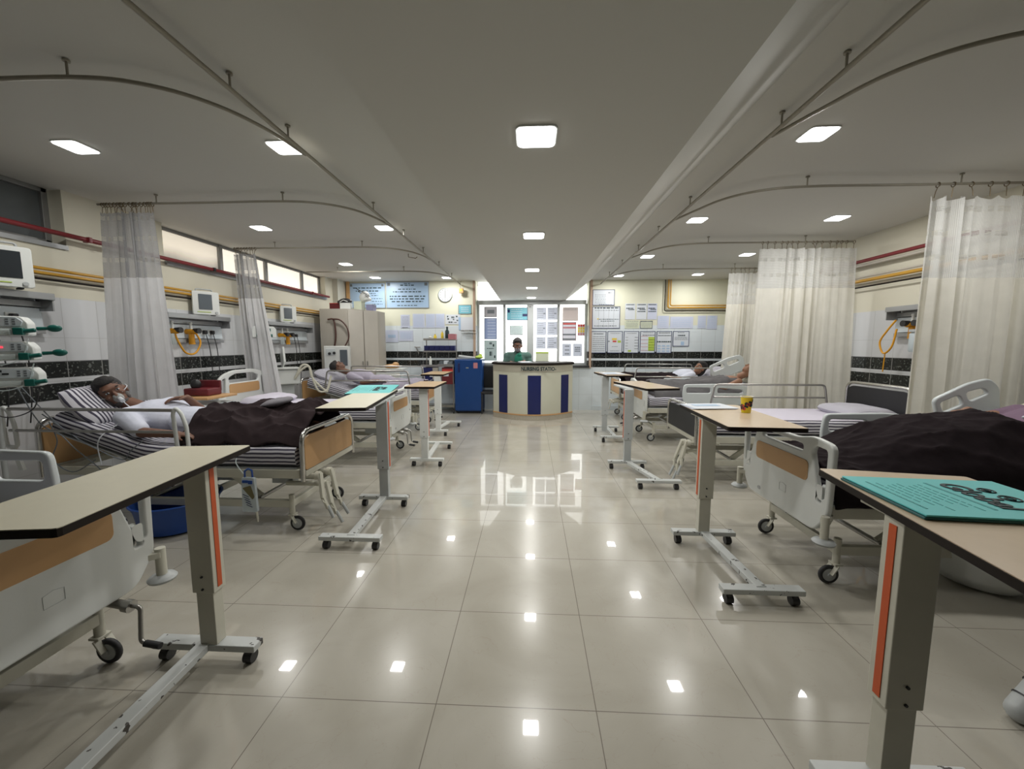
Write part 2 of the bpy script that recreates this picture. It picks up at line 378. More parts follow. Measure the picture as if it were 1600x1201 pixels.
def struct(o): o['kind'] = 'structure'; return o
def plate(outer, holes, th, bev, name, m, parent, xf):
    """flat panel with holes from a filled 2D curve: outline in (x, y), thickness along z"""
    cu = bpy.data.curves.new(name, 'CURVE'); cu.dimensions = '2D'; cu.fill_mode = 'BOTH'; cu.extrude = max(.0005, th/2-bev); cu.bevel_depth = bev; cu.bevel_resolution = 2; cu.offset = -bev
    for poly in [outer]+holes:
        sp = cu.splines.new('POLY'); sp.points.add(len(poly)-1); sp.use_cyclic_u = True
        for i, p in enumerate(poly): sp.points[i].co = (p[0], p[1], 0, 1)
    o = bpy.data.objects.new(name, cu); COL.objects.link(o)
    me = bpy.data.meshes.new_from_object(o.evaluated_get(bpy.context.evaluated_depsgraph_get()))
    bpy.data.objects.remove(o); me.transform(xf); me.materials.clear(); me.materials.append(MT[m]); me.name = name
    for p in me.polygons: p.use_smooth = True
    me.set_sharp_from_angle(angle=R(50))
    q = bpy.data.objects.new(name, me); COL.objects.link(q); q.parent = parent; return q
def text(s_, size, name, m, parent, xf, ext=.001, shear=0, align='CENTER', sx=1, bold=0):
    cu = bpy.data.curves.new(name, 'FONT'); cu.body = s_; cu.size = size; cu.extrude = ext; cu.align_x = align; cu.align_y = 'CENTER'; cu.shear = shear; cu.offset = bold
    o = bpy.data.objects.new(name, cu); COL.objects.link(o)
    me = bpy.data.meshes.new_from_object(o.evaluated_get(bpy.context.evaluated_depsgraph_get())); bpy.data.objects.remove(o)
    me.transform(xf @ Matrix.Diagonal((sx, 1, 1, 1))); me.materials.clear(); me.materials.append(MT[m]); me.name = name
    q = bpy.data.objects.new(name, me); COL.objects.link(q); q.parent = parent; return q
def T(*a): return Matrix.Translation(a)
def RX(a): return Matrix.Rotation(a, 4, 'X')
def RY(a): return Matrix.Rotation(a, 4, 'Y')
def RZ(a): return Matrix.Rotation(a, 4, 'Z')
def rr(x0, y0, x1, y1, r, n=4):
    out = []
    for cx, cy, a0 in ((x1-r, y0+r, -90), (x1-r, y1-r, 0), (x0+r, y1-r, 90), (x0+r, y0+r, 180)):
        for i in range(n+1):
            a = R(a0+90*i/n); out.append((cx+r*math.cos(a), cy+r*math.sin(a)))
    return out
def fil2(pts, r, n=4): return [(p.x, p.y) for p in fillet([(a, b, 0) for a, b in pts], r, n, True)]
def copy_tree(o, parent=None):
    c = o.copy(); COL.objects.link(c); c.parent = parent
    for ch in list(o.children): copy_tree(ch, c)
    return c
# ================================================================ THE ROOM
WX = 4.38; FY = 9.0; BY = -3.0; CZ = 2.93
struct(MB().box((0, 3.2, -.05), (9.8, 13.2, .1)).build('floor', 'floor'))
struct(MB().box((0, 3.2, CZ+.06), (9.8, 13.2, .12)).build('ceiling', 'ceil'))
# dropped duct box along the middle, sloped sides
struct(MB().prism([(-.99, CZ+.01), (-.70, 2.5), (.77, 2.5), (1.34, CZ+.01)], 1, BY, 9.24).build('trim_1', 'ceil'))
# left wall: full wall below the high windows
lw = MB()
lw.box((-WX-.1, (BY+1.7)/2, CZ/2), (.2, 1.7-BY, CZ))
lw.box((-WX-.1, (1.7+3.6)/2, 2.42/2), (.2, 1.9, 2.42))
lw.box((-WX-.1, (3.6+4.6)/2, CZ/2), (.2, 1.0, CZ))
lw.box((-WX-.1, (4.6+8.3)/2, 2.53/2), (.2, 3.7, 2.53))
lw.box((-WX-.1, 8.65, CZ/2), (.2, .7, CZ))
struct(lw.build('wall_left', 'wall_l'))
struct(MB().box((WX+.12, 3, CZ/2), (.2, 12, CZ)).build('wall_right', 'wall_l'))
fwm = MB(); WL, WR = -1.26, 1.29
fwm.box(((-WX-.2+WL)/2, FY+.12, CZ/2), (WL+WX+.2, .24, CZ)); fwm.box(((WX+.22+WR)/2, FY+.12, CZ/2), (WX+.22-WR, .24, CZ)); fwm.box(((WL+WR)/2, FY+.12, .51), (WR-WL, .24, 1.02))
struct(fwm.build('wall_far', 'wall_f'))
struct(MB().box((0, BY-.1, CZ/2), (9.2, .2, CZ)).build('wall_back', 'wall_k'))
struct(MB().box((-4.32, 8.8, CZ/2), (.12, .4, CZ)).build('trim_2', 'wall_b'))          # white pilaster in the far left corner
struct(MB().box((-WX-.02, 6.45, 2.47), (.1, 3.7, .05)).box((-WX-.02, 2.7, 2.4), (.08, 1.8, .04)).build('trim_3', 'alu'))   # window ledge strips
struct(MB().box((-4.2, FY-.03, CZ/2), (.07, .05, CZ)).build('trim_4', 'wood'))
# high windows, left
def win(name, y0, y1, z0, z1, glass, bars, x=-WX-.14):
    e = bpy.data.objects.new(name, None); COL.objects.link(e); e.location = (x, (y0+y1)/2, z0); struct(e)
    L = y1-y0; Hh = z1-z0
    f = MB(); f.box((0, 0, .02), (.05, L, .05)); f.box((0, 0, Hh-.02), (.05, L, .04))
    for b_ in (-L/2+.02, L/2-.02): f.box((0, b_, Hh/2), (.05, .05, Hh))
    for b_ in bars: f.box((.005, b_-(y0+y1)/2, Hh/2), (.06, .06, Hh))
    f.build('window_frame', 'aluf', e, bevel=.004)
    ed = [y0]+list(bars)+[y1]
    for i in range(len(ed)-1):
        a, b_ = ed[i]-(y0+y1)/2, ed[i+1]-(y0+y1)/2
        MB().box((-.01, (a+b_)/2, Hh/2), (.012, b_-a-.05, Hh-.06)).build('window_pane', glass[i], e)
    return e
win('window_1', 4.6, 8.3, 2.53, CZ, ['winD', 'winL', 'winL', 'winL'], [5.62, 6.6, 7.65])
win('window_2', 1.7, 3.58, 2.42, CZ, ['winG', 'winG'], [2.6])
# far window
e = bpy.data.objects.new('window_3', None); COL.objects.link(e); e.location = (0, FY+.2, 1.02); struct(e)
f = MB()
for x in (WL+.03, -.62, -.02, .63, WR-.03): f.box((x, -.01, .7), (.06 if x != -.02 else .15, .06, 1.42))
f.box((0, -.01, .03), (2.5, .07, .06)); f.box((0, -.03, 1.44), (2.5, .12, .10))
f.build('window_frame', 'greyenamel', e, bevel=.005)
for a, b_ in ((-1.2, -.65), (-.59, -.1), (.06, .6), (.66, 1.23)):
    MB().box(((a+b_)/2, .02, .72), (b_-a, .012, 1.34)).build('window_pane', 'winF', e)
for a, b_ in ((-1.23, -.02), (-.02, 1.26)):
    MB().box(((a+b_)/2, .02, 1.70), (b_-a, .012, .42)).build('window_pane', 'winF', e)
for x in (-.62, -.02, .63):
    MB().box((x, -.06, 1.36), (.03, .03, .05)).box((x, -.09, 1.36), (.05, .012, .02)).build('window_latch', 'aluf', e)
struct(MB().box((.015, FY+.05, 1.0), (2.62, .22, .04)).build('trim_5', 'black', bevel=.004))     # granite sill
struct(MB().box((WL-.035, FY-.015, 1.95), (.05, .05, 1.96)).box((WR+.05, FY-.015, 1.95), (.05, .05, 1.96)).build('trim_6', mat('pinkish_wood_trim', (.42, .30, .22), .5)))
struct(MB().box((-2.85, FY-.01, .05), (2.8, .02, .1)).box((2.85, FY-.01, .05), (2.9, .02, .1)).build('baseboard_far', 'wallt'))
struct(MB().box((-WX+.01, 3, .05), (.02, 11.9, .1)).build('baseboard_left', 'wallt')); struct(MB().box((WX+.01, 3, .05), (.02, 11.9, .1)).build('baseboard_right', 'wallt'))

# pipes
def pipes(name, label, segs, m='yellow', cat='pipe'):
    t = thing(name, label, cat, segs[0][0][0]); o0 = Vector(segs[0][0][0])
    for nm, pth, r, mm in [(s_[2], s_[0], s_[1], s_[3]) for s_ in segs]:
        MB().tube([Vector(p)-o0 for p in fillet(pth, .04, 3)], r, 10).build(nm, mm, t, smooth=True)
    return t
t = pipes('sprinkler_pipe', 'dark red pipe running along the left wall below the high windows', [([(-4.28, 1.5, 2.5), (-4.28, 8.25, 2.5)], .022, 'pipe_run', 'red')])
for y in (3.7, 5.2, 5.95, 7.6): MB().box((-.0, y-1.5, .0), (.07, .03, .05)).build('coupling', 'black' if y in (5.2, 5.95) else 'red', t, bevel=.004)
pipes('gas_pipe', 'ochre yellow medical gas pipes running along the left wall', [
    ([(-4.33, 1.0, 2.17), (-4.33, 8.6, 2.17)], .014, 'pipe_run', 'yellow'), ([(-4.33, 1.0, 2.13), (-4.33, 8.6, 2.13)], .014, 'pipe_run', 'yellow'),
    ([(-4.34, 1.0, 2.08), (-4.34, 8.6, 2.08)], .010, 'pipe_run', 'edge')])
pipes('sprinkler_pipe', 'dark red pipe along the right wall behind the curtains', [([(4.30, 1.5, 2.58), (4.30, 6.2, 2.58)], .022, 'pipe_run', 'red'), ([(4.33, 1.5, 2.53), (4.33, 6.2, 2.53)], .018, 'conduit', 'beigem')])
pipes('gas_pipe', 'ochre yellow medical gas pipes along the right wall', [
    ([(4.33, 1.5, 2.33), (4.33, 8.95, 2.33)], .022, 'pipe_run', 'yellow'), ([(4.33, 1.5, 2.25), (4.33, 8.95, 2.25)], .010, 'pipe_run', 'edge'), ([(4.34, 1.5, 2.38), (4.34, 8.95, 2.38)], .012, 'conduit', 'beigem')])
pipes('gas_pipe', 'yellow gas pipes bent in an L on the far wall above the papers', [
    ([(3.02, 8.95, 2.92), (3.02, 8.95, 2.31), (4.3, 8.95, 2.31)], .018, 'pipe_run', 'yellow'), ([(3.07, 8.95, 2.92), (3.07, 8.95, 2.36), (4.3, 8.95, 2.36)], .014, 'pipe_run', 'yellow'),
    ([(2.95, 8.96, 2.92), (2.95, 8.96, 2.24), (4.3, 8.96, 2.24)], .010, 'pipe_run', 'edge')])

# ceiling lights
def side(x): return 'centre' if abs(x) < .5 else ('left' if x < 0 else 'right')
first = None
LN = {}
def lamp(i, x, y, z):
    c = side(x)
    if y < 1: lab = 'square recessed ceiling light overhead behind the viewpoint'; g = 'recessed ceiling lights'
    else:
        g = 'recessed ceiling lights'
        if c == 'centre':
            k = [2.0, 3.72, 5.39, 7.05, 8.5].index(y); lab = ['nearest and largest square light in the dropped centre box', 'second nearest square light in the dropped centre box', 'third light back in the dropped centre box', 'fourth light back in the dropped centre box', 'farthest light in the dropped centre box, above the window'][k]
        else:
            row = 'outer' if abs(x) > 2.5 else 'inner'; yy = round(y)
            k = {3: 'nearest', 5: 'second nearest', 7: 'third back', 8: 'farthest', 9: 'farthest'}[yy if yy != 8 else 8]
            lab = f'{k} square light of the {row} row in the {c} side ceiling'
    t = thing('ceiling_light', lab, 'ceiling light', (x, y, z), 0, g)
    a = .098
    MB().prism(rr(-a, -a, a, a, .03), 2, -.008, .0).build('trim_ring', 'white', t)
    MB().prism(rr(-a+.008, -a+.008, a-.008, a-.008, .026), 2, -.012, -.007).build('diffuser', 'glow', t)
    ld = bpy.data.lights.new('lamp', 'AREA'); ld.shape = 'SQUARE'; ld.size = .15; ld.energy = LAMP_W; ld.color = (1, .985, .94)
    lo = bpy.data.objects.new('lamp', ld); COL.objects.link(lo); lo.parent = t; lo.location = (0, 0, -.014)
for i, (x, y, z) in enumerate(LIGHTS): lamp(i, x, y, z)

# curtain rails
def rail(label, path, hangers, r=.013):
    o0 = Vector(path[0]); t = thing('curtain_rail', label, 'curtain rail', o0)
    MB().tube([Vector(p)-o0 for p in path], r, 8).build('track', 'rail', t, smooth=True)
    for h in hangers:
        p = Vector(h)-o0; MB().cyl(p, p+Vector((0, 0, CZ-h[2]-.004)), .006, seg=8).cyl(p+Vector((0, 0, CZ-h[2]-.012)), p+Vector((0, 0, CZ-h[2]-.003)), .016, seg=12).build('ceiling_bracket', 'rail', t)
RZ_ = 2.845
for sx, nm in ((-1, 'left'), (1, 'right')):
    X = 1.6 if sx < 0 else 1.54
    rail(f'long straight curtain rail under the {nm} side ceiling beside the aisle', [(sx*X, -1, RZ_), (sx*X, 8.95, RZ_)], [(sx*X, y, RZ_) for y in (1.2, 2.15, 2.65, 4.05, 5.0, 5.9, 6.9, 8.0)])
    for k, (y, dd) in enumerate(((2.02 if sx < 0 else 1.92, 0), (3.75 if sx < 0 else 3.62, 0), (5.5, 0), (7.3, 0))):
        path = smoothp([(sx*4.2, y, RZ_), (sx*3.2, y, RZ_), (sx*2.35, y, RZ_), (sx*2.0, y+.08, RZ_), (sx*1.78, y+.27, RZ_), (sx*1.66, y+.55, RZ_), (sx*(X+.015), y+.85, RZ_)], 6)
        rail(['nearest', 'second nearest', 'third', 'farthest'][k]+f' curved cross rail branching off over the {nm} beds', path, [(sx*2.35, y, RZ_), (sx*3.6, y, RZ_)], .011)
t = thing('hanging_hook', 'thin brown bracket fixed on the ceiling near the far left rail', 'hook', (-1.95, 6.3, CZ))
MB().tube([(0, 0, 0), (0, 0, -.05), (.1, .05, -.06), (.14, .0, -.05)], .006, 6).build('hook_wire', 'ring', t)

# curtains
def curtain(label, x0, x1, y, z0, z1, folds, amp, side_, netz=.58, bx0=None, bx1=None, group=None, rings=12, seed=1, slump=0):
    rnd = random.Random(seed); ph = [rnd.uniform(0, 6.28) for _ in range(6)]
    bx0 = x0 if bx0 is None else bx0; bx1 = x1 if bx1 is None else bx1
    t = thing('privacy_curtain', label, 'curtain', ((x0+x1)/2, y, z1), 0, group); cx = (x0+x1)/2
    stretch = 1 + (amp*folds*5)/max(.2, abs(x1-x0))
    fullw = abs(x1-x0)*stretch
    def P(u, z):
        k = (z1-z)/(z1-z0)
        uu = u + .012*math.sin(u*23+ph[0])
        x = (x0+(x1-x0)*uu)*(1-k)+(bx0+(bx1-bx0)*uu)*k
        a = amp*(.55+.45*math.sin(u*9+ph[1]))*(.75+.5*k)
        yy = a*math.sin(2*PI*folds*u + .5*math.sin(k*3+ph[2])+ph[3]) + .25*a*math.sin(2*PI*folds*2.3*u+ph[4]+k)
        x += a*.7*math.sin(4*PI*folds*u+ph[5])*.5
        zz = z
        if k < .02: zz = z - (.012 if rings > 8 else .035)*abs(math.sin(PI*rings*u))
        yy += slump*math.sin(k*PI)
        return Vector((x-cx, yy, zz-z1))
    n = max(90, int(folds*12))
    zs = z1-netz
    MB().grid(n, 14, lambda u, v: P(u, z1+(zs-z1)*v), lambda u, v: (u*fullw, (1-v)*netz)).build('net_header', 'net_'+side_, t, smooth=True, keep=True)
    MB().grid(n, 36, lambda u, v: P(u, zs+(z0-zs)*v), lambda u, v: (u*fullw, v)).build('curtain_fabric', 'curt_'+side_, t, smooth=True, keep=True)
    for i in range(rings):
        u = (i+.5)/rings; p = P(u, z1-.001)
        m_ = MB(); q = Vector((p.x, 0, RZ_-z1)); r_ = .019
        m_.tube([q+Vector((rnd.uniform(-.003, .003), r_*math.cos(a*PI/6), r_*math.sin(a*PI/6)-.006)) for a in range(12)], .0035, 6, True)
        m_.tube([q+Vector((0, 0, -.025)), q.lerp(Vector((p.x, p.y, 0)), .6), Vector((p.x, p.y, -.01))], .003, 6)
        m_.build('curtain_ring', 'ring', t)
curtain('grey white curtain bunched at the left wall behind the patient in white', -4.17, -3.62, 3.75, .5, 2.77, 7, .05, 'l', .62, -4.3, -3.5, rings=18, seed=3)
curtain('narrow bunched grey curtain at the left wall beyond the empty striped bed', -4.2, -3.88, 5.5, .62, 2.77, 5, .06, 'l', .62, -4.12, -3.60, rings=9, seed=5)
curtain('nearest cream white curtain on the right behind the dark blanket', 3.34, 4.32, 3.62, .35, 2.75, 8, .045, 'r', .68, 3.3, 4.34, rings=7, seed=8)
curtain('wide cream curtain with net header on the right behind the empty striped bed', 3.02, 4.26, 5.5, .35, 2.77, 10, .048, 'r', .52, 2.95, 4.32, rings=16, seed=11)
curtain('farthest and narrowest cream curtain on the right side', 3.5, 4.3, 7.3, .4, 2.77, 8, .045, 'r', .55, 3.42, 4.3, rings=10, seed=14)
# ================================================================ FAR WALL
FYp = FY - .004
def poster(x0, z0, x1, z1, label, m='paper', border=None, rows=(), name='notice_sheet', cat='notice', y=FYp, patches=(), cols=1, ink='inkg', group=None, seed=0, th=.0035):
    """a sheet on the wall with its border, rows of illegible small print (z fraction, x0 fraction, x1 fraction, height) and coloured patches"""
    w_, h_ = x1-x0, z1-z0; rnd = random.Random(int(abs(x0*1000)+z0*100)+seed)
    t = thing(name, label, cat, ((x0+x1)/2, y, z0), 0, group)
    MB().box((0, -th/2, h_/2), (w_, th, h_)).build('sheet', m, t)
    if border:
        b = MB(); k = .012
        for c, d in (((0, 0, k/2), (w_, .004, k)), ((0, 0, h_-k/2), (w_, .004, k)), ((-w_/2+k/2, 0, h_/2), (k, .004, h_)), ((w_/2-k/2, 0, h_/2), (k, .004, h_))): b.box((c[0], -th-.001, c[2]), d)
        b.build('border', border, t)
    if rows:
        b = MB()
        for rz, a, c, hh in rows:
            x = a
            while x < c-.01:
                wd = rnd.uniform(.02, .09)*(1.6 if hh > .02 else 1); wd = min(wd, c-x)
                b.box((-w_/2+w_*(x+wd/2), -th-.001, h_*rz), (w_*wd*.85, .002, hh)); x += wd+.015
        b.build('printed_text', ink, t)
    for (pa, pb, pc, pd, pm) in patches:
        MB().box((-w_/2+w_*(pa+pc)/2, -th-.0012, h_*(pb+pd)/2), (w_*(pc-pa), .002, h_*(pd-pb))).build('printed_patch', pm, t)
    return t
def rws(n, z0, z1, a=.1, b=.9, h=.008): return [(z0+(z1-z0)*i/max(1, n-1), a, b, h) for i in range(n)]
# blue boards, upper left
poster(-4.2, 2.33, -3.34, 2.90, 'blue notice board with dark text, left one of the pair, behind the cabinet clutter', 'signb', 'alu', [(.80, .12, .9, .022), (.68, .2, .82, .022), (.58, .45, .75, .016), (.5, .62, .8, .014)]+rws(3, .38, .16, .62, .92, .012), 'notice_board', 'notice board', ink='ink', patches=[(.05, .86, .11, .95, 'inkg'), (.9, .86, .96, .95, 'inkg')], th=.012)
poster(-3.32, 2.33, -2.33, 2.92, 'pale blue board with rows of script, right one of the pair, beside the clock', 'signb', 'alu', [(.93, .42, .58, .014), (.87, .33, .67, .02), (.72, .28, .7, .018), (.62, .16, .84, .02), (.45, .08, .92, .024), (.35, .08, .9, .024), (.25, .12, .86, .024), (.1, .25, .75, .016)], 'notice_board', 'notice board', ink='ink', patches=[(.03, .85, .1, .96, 'inkg'), (.9, .85, .97, .96, 'inkg')], th=.012)
# clock
t = thing('wall_clock', 'round white wall clock above the trolley, near noon', 'clock', (-1.955, FY-.002, 2.62))
MB().lathe([(.155, 0), (.16, .02), (.15, .035), (.14, .035), (.138, .02), (.0, .02)][:5], (0, 0, 0), 32, (PI/2, 0, 0)).build('clock_case', 'wallt', t, smooth=True)
MB().cyl((0, -.018, 0), (0, -.022, 0), .14, seg=32).build('clock_face', 'white', t)
m_ = MB()
for k in range(12): a = k*PI/6; m_.box((.115*math.sin(a), -.024, .115*math.cos(a)), (.012, .002, .012))
m_.build('hour_marks', 'ink', t)
MB().bar((0, -.026, -.02), (.0, -.026, .10), .008, .002, (0, 1, 0)).build('minute_hand', 'ink', t)
MB().bar((0, -.028, .0), (.006, -.028, -.085), .009, .002, (0, 1, 0)).build('hour_hand', 'ink', t)
# emergency box hanging on the rail end
t = thing('alarm_box', 'small orange brown box hanging at the end of the left ceiling rail', 'box', (-1.57, 8.9, 2.66))
MB().box((0, 0, .04), (.10, .06, .11)).build('box_body', 'wood', t, bevel=.008); MB().tube([(-.02, 0, .09), (-.03, 0, .2), (0, 0, .26)], .004, 6).build('hanging_wire', 'ring', t); MB().box((0, -.032, .05), (.06, .006, .03)).build('box_label', 'yelp', t)
poster(-1.66, 2.19, -1.36, 2.40, 'small blue landscape picture notice beside the left edge of the far window', 'cyanp', 'aluf', rws(3, .3, .7, .2, .8, .014), ink='paper')
poster(-3.0, 1.88, -2.79, 2.18, 'white sheet with a dark footer on the far left wall', 'paperl', None, rws(8, .2, .85)+[(.03, .15, .8, .016)], ink='inkg')
poster(-3.37, 1.55, -3.07, 1.83, 'faded lilac sheet low on the far wall beside the tall cabinet', 'paperl', None, [(.5, .2, .8, .07)], ink='signb')
poster(-3.05, 1.58, -2.72, 1.82, 'lilac sheet with a curled lower edge beside the faded one', 'paperl', None, rws(6, .25, .8), ink='signb')
poster(-2.72, 1.88, -2.44, 2.2, 'lilac landscape sheet right of the white sheet with the dark footer', 'paperl', None, rws(9, .12, .88), ink='signb')
poster(-2.42, 1.88, -2.2, 2.2, 'plain lilac sheet, middle of the row on the far left wall', 'paperl', None, rws(9, .12, .88), ink='signb')
poster(-2.19, 1.88, -1.98, 2.2, 'lilac sheet touching the white sheet with bold black script', 'paperl', None, rws(9, .12, .88), ink='signb')
poster(-1.96, 1.96, -1.62, 2.18, 'white sheet with bold black handwritten script under the clock', 'paper', None, [(.8, .1, .2, .03), (.72, .4, .6, .04), (.8, .7, .85, .03), (.55, .12, .25, .03), (.5, .5, .6, .03), (.4, .75, .9, .03), (.22, .2, .5, .03), (.2, .6, .75, .02)], ink='ink')
# grey cable board right of it, corner shelf bracket
t = thing('wall_bracket', 'thin metal wall bracket with a dark bar left of the far window', 'bracket', (-1.43, 8.97, 1.78))
MB().box((0, 0, .03), (.34, .02, .02)).box((.05, -.01, -.02), (.3, .03, .012)).build('bracket_arm', 'steel', t, bevel=.002); MB().tube([(.12, -.02, -.03), (.14, -.03, -.08), (.1, -.03, -.1)], .004, 6).build('wire_hook', 'steel', t)
poster(-1.66, 1.83, -1.3, 2.12, 'clear document holder with a dark left strip above the wall bracket', 'paper', None, (), patches=[(0, 0, .14, 1, 'signb')])
t = thing('soap_bracket', 'small metal dispenser arm on the wall left of the trolley', 'bracket', (-2.62, 8.97, 1.44)); MB().box((0, 0, 0), (.13, .03, .02)).bar((-.03, 0, 0), (.03, 0, -.15), .02, .02).build('arm', 'steel', t, bevel=.002)
# right side posters
poster(1.37, 2.37, 1.86, 2.72, 'white framed chart, topmost on the right of the far window', 'paper', 'navy', [(.8, .7, .85, .02)]+rws(7, .1, .68, .1, .6)+[(.06, .3, .9, .012)])
t = poster(1.37, 1.86, 1.99, 2.35, 'white framed table chart with five columns below the topmost chart', 'paper', 'navy', [(.93, .08, .95, .022), (.82, .1, .95, .01), (.42, .2, .95, .014), (.34, .3, .8, .012), (.12, .08, .9, .014)], ink='ink', patches=[(.05+.18*k, .05, .055+.18*k, .9, 'inkg') for k in range(1, 5)]+[(.18, .42, .24, .46, 'yelp')])
L6 = [('leftmost of the framed sheets above the dark tile band, all plain text', [(.88, .15, .8, .02)]+rws(8, .1, .75, .1, .92, .011), []),
      ('framed sheet with orange and green spots, second in the row over the tile band', [(.9, .2, .85, .012), (.3, .3, .7, .01), (.1, .2, .8, .012)], [(.3, .6, .62, .68, 'yelp'), (.35, .5, .6, .57, 'redp'), (.68, .48, .9, .58, 'greenp'), (.05, .52, .16, .56, 'inkg')]),
      ('framed sheet with dark tabs at its right, third in the row over the tile band', [(.9, .2, .85, .012)]+[(.2+.13*k, .12, .3, .011) for k in range(5)]+[(.2+.13*k, .72, .95, .016) for k in range(5)], [(.3, .06, .5, .14, 'greenp')]),
      ('framed sheet with a green column and pink lines, fourth in the row', [(.93, .2, .85, .012), (.82, .15, .95, .02)], [(.55, .1, .95, .74, 'greenp')]+[(.06, .12+.16*k, .52, .135+.16*k, 'pinkp') for k in range(5)]+[(.55, .12+.12*k, .95, .135+.12*k, 'ink') for k in range(5)]),
      ('framed sheet with a dark divider and blue grid, fifth in the row', [(.92, .15, .9, .016), (.8, .1, .95, .018), (.52, .05, .95, .03)], [(.08+.3*k, .06+.12*j, .28+.3*k, .12+.12*j, 'signb') for k in range(3) for j in range(3)])]
for k, (lb, rw, pt) in enumerate(L6):
    x = 1.36+.363*k; poster(x, 1.31, x+.335, 1.8, lb, 'paper', 'navy', rw, patches=pt, ink='ink' if k in (0, 4) else 'inkg')
poster(3.17, 1.46, 3.53, 1.8, 'shorter framed sheet with a drawing, last in the row over the tile band', 'paper', 'navy', [(.9, .3, .7, .01), (.72, .3, .75, .028)]+rws(3, .45, .6, .1, .9), patches=[(.5, .08, .7, .32, 'signb')], ink='ink')
for k, (x0, x1, lb) in enumerate(((2.1, 2.32, 'loose white sheet with a dark title, left of the three above the green forms'), (2.35, 2.57, 'loose white sheet with two dark lines, middle of the three above the green forms'), (2.59, 2.8, 'loose lilac sheet with bold title bars, right of the three above the green forms'))):
    poster(x0, 2.06, x1, 2.41, lb, 'paper' if k < 2 else 'paperl', None, [(.93, .1, .9, .02), (.7, .1, .8, .024), (.62, .3, .9, .02)]+([(.5, .1, .9, .022)] if k else []), ink='ink')
poster(2.1, 1.86, 2.42, 2.03, 'pale green form with a dark top line, left of two', 'papery', None, [(.95, .1, .95, .012)]+rws(4, .2, .7), ink='inkg')
poster(2.44, 1.86, 2.71, 2.03, 'pale green form with a thick dark top edge, right of two', 'papery', 'inkg', [(.93, .05, .98, .025)]+rws(4, .2, .7), ink='inkg')
poster(2.82, 1.86, 3.07, 2.14, 'lilac notice with a small list, beside the green forms', 'paperl', None, rws(6, .2, .9, .2, .8), ink='signb')
poster(3.1, 1.86, 3.6, 2.12, 'wide pale lilac sheet under the bent gas pipe', 'paperl', None, rws(5, .2, .8), ink='signb')
poster(3.7, 1.86, 3.88, 2.14, 'lilac sheet, left of the pair nearest the far curtain', 'paperl', None, rws(6, .15, .85), ink='signb')
poster(3.9, 1.84, 4.12, 2.14, 'lilac sheet with a bold title, right of the pair nearest the far curtain', 'paperl', None, [(.9, .3, .8, .02)]+rws(6, .15, .75), ink='signb')
# sheets on the window
WY = FY+.165
poster(-1.09, 2.13, -.79, 2.37, 'grey sheet with a dark oval picture at the top of the left window pane', backlit('grey_print', (.46, .45, .47)), 'aluf', (), y=WY, patches=[(.25, .35, .8, .7, 'inkg')])
poster(-1.09, 1.62, -.79, 2.11, 'blue grey text poster on the left window pane', backlit('blue_grey_print', (.34, .40, .55)), 'inkg', rws(7, .1, .92, .25, .9, .018), y=WY, ink='paper')
poster(-1.09, 1.12, -.79, 1.6, 'pale sheet with dark line figures low on the left window pane', backlit('pale_grey_print', (.46, .52, .52)), None, [(.85, .4, .6, .05), (.75, .65, .8, .06), (.6, .2, .75, .02), (.35, .4, .6, .1), (.2, .75, .9, .06)], y=WY, ink='ink')
poster(-.56, 2.06, -.08, 2.35, 'bright cyan landscape poster on the second window pane', 'cyanp', 'navy', rws(5, .15, .85, .2, .75, .012), y=WY, patches=[(.75, .3, .98, .5, 'navy'), (.04, .6, .14, .85, 'navy')], ink='paper')
poster(-.49, 1.72, -.19, 1.94, 'small grey notice on the second window pane above the person', backlit('light_grey_print', (.62, .68, .68)), 'inkg', rws(5, .2, .8), y=WY)
GP = backlit('backlit_grey_print', (.60, .62, .68))
for (a, b_, c, d, lb) in ((.12, 2.07, .35, 2.35, 'top left'), (.37, 2.07, .6, 2.35, 'top right'), (.12, 1.72, .35, 2.03, 'middle left'), (.37, 1.72, .6, 2.03, 'middle right'), (.12, 1.4, .34, 1.68, 'lower left'), (.37, 1.4, .6, 1.68, 'lower right')):
    poster(a, b_, c, d, f'grey sheet, {lb} of the six on the third window pane', GP, None, rws(5, .2, .85, .15, .7, .012)+[(.5, .7, .9, .03)], y=WY)
poster(.11, 1.1, .41, 1.33, 'pale sheet with a yellow green top strip low on the third pane', 'papery', None, (), y=WY, patches=[(0, .85, 1, 1, 'greenp')])
poster(.72, 2.04, 1.08, 2.35, 'pinkish grey sheet at the top of the right window pane', backlit('pinkish_print', (.62, .57, .56)), None, rws(3, .8, .95), y=WY)
poster(.72, 1.58, 1.04, 2.02, 'sheet with red and grey bands on the right window pane', backlit('pale_print', (.66, .66, .70)), 'maroon', (), y=WY, patches=[(.05, .86, .95, .94, 'redp'), (.05, .66, .95, .74, 'pinkp'), (.05, .3, .95, .38, 'inkg'), (.05, .06, .95, .14, 'inkg')])
poster(1.07, 1.7, 1.24, 1.97, 'small chart of red and yellow blocks on the right window pane', 'paper', None, (), y=WY, patches=[(.04+.32*i, .05+.24*j, .28+.32*i, .25+.24*j, ('redp', 'yelp', 'yelp', 'pinkp')[3-j]) for i in range(3) for j in range(4)])
poster(.72, 1.23, .93, 1.52, 'grey sheet, left of the low pair on the right window pane', GP, None, rws(3, .2, .8, .3, .8, .03), y=WY)
poster(.97, 1.23, 1.18, 1.52, 'grey sheet, right of the low pair on the right window pane', GP, None, rws(3, .4, .7, .2, .8, .03), y=WY)

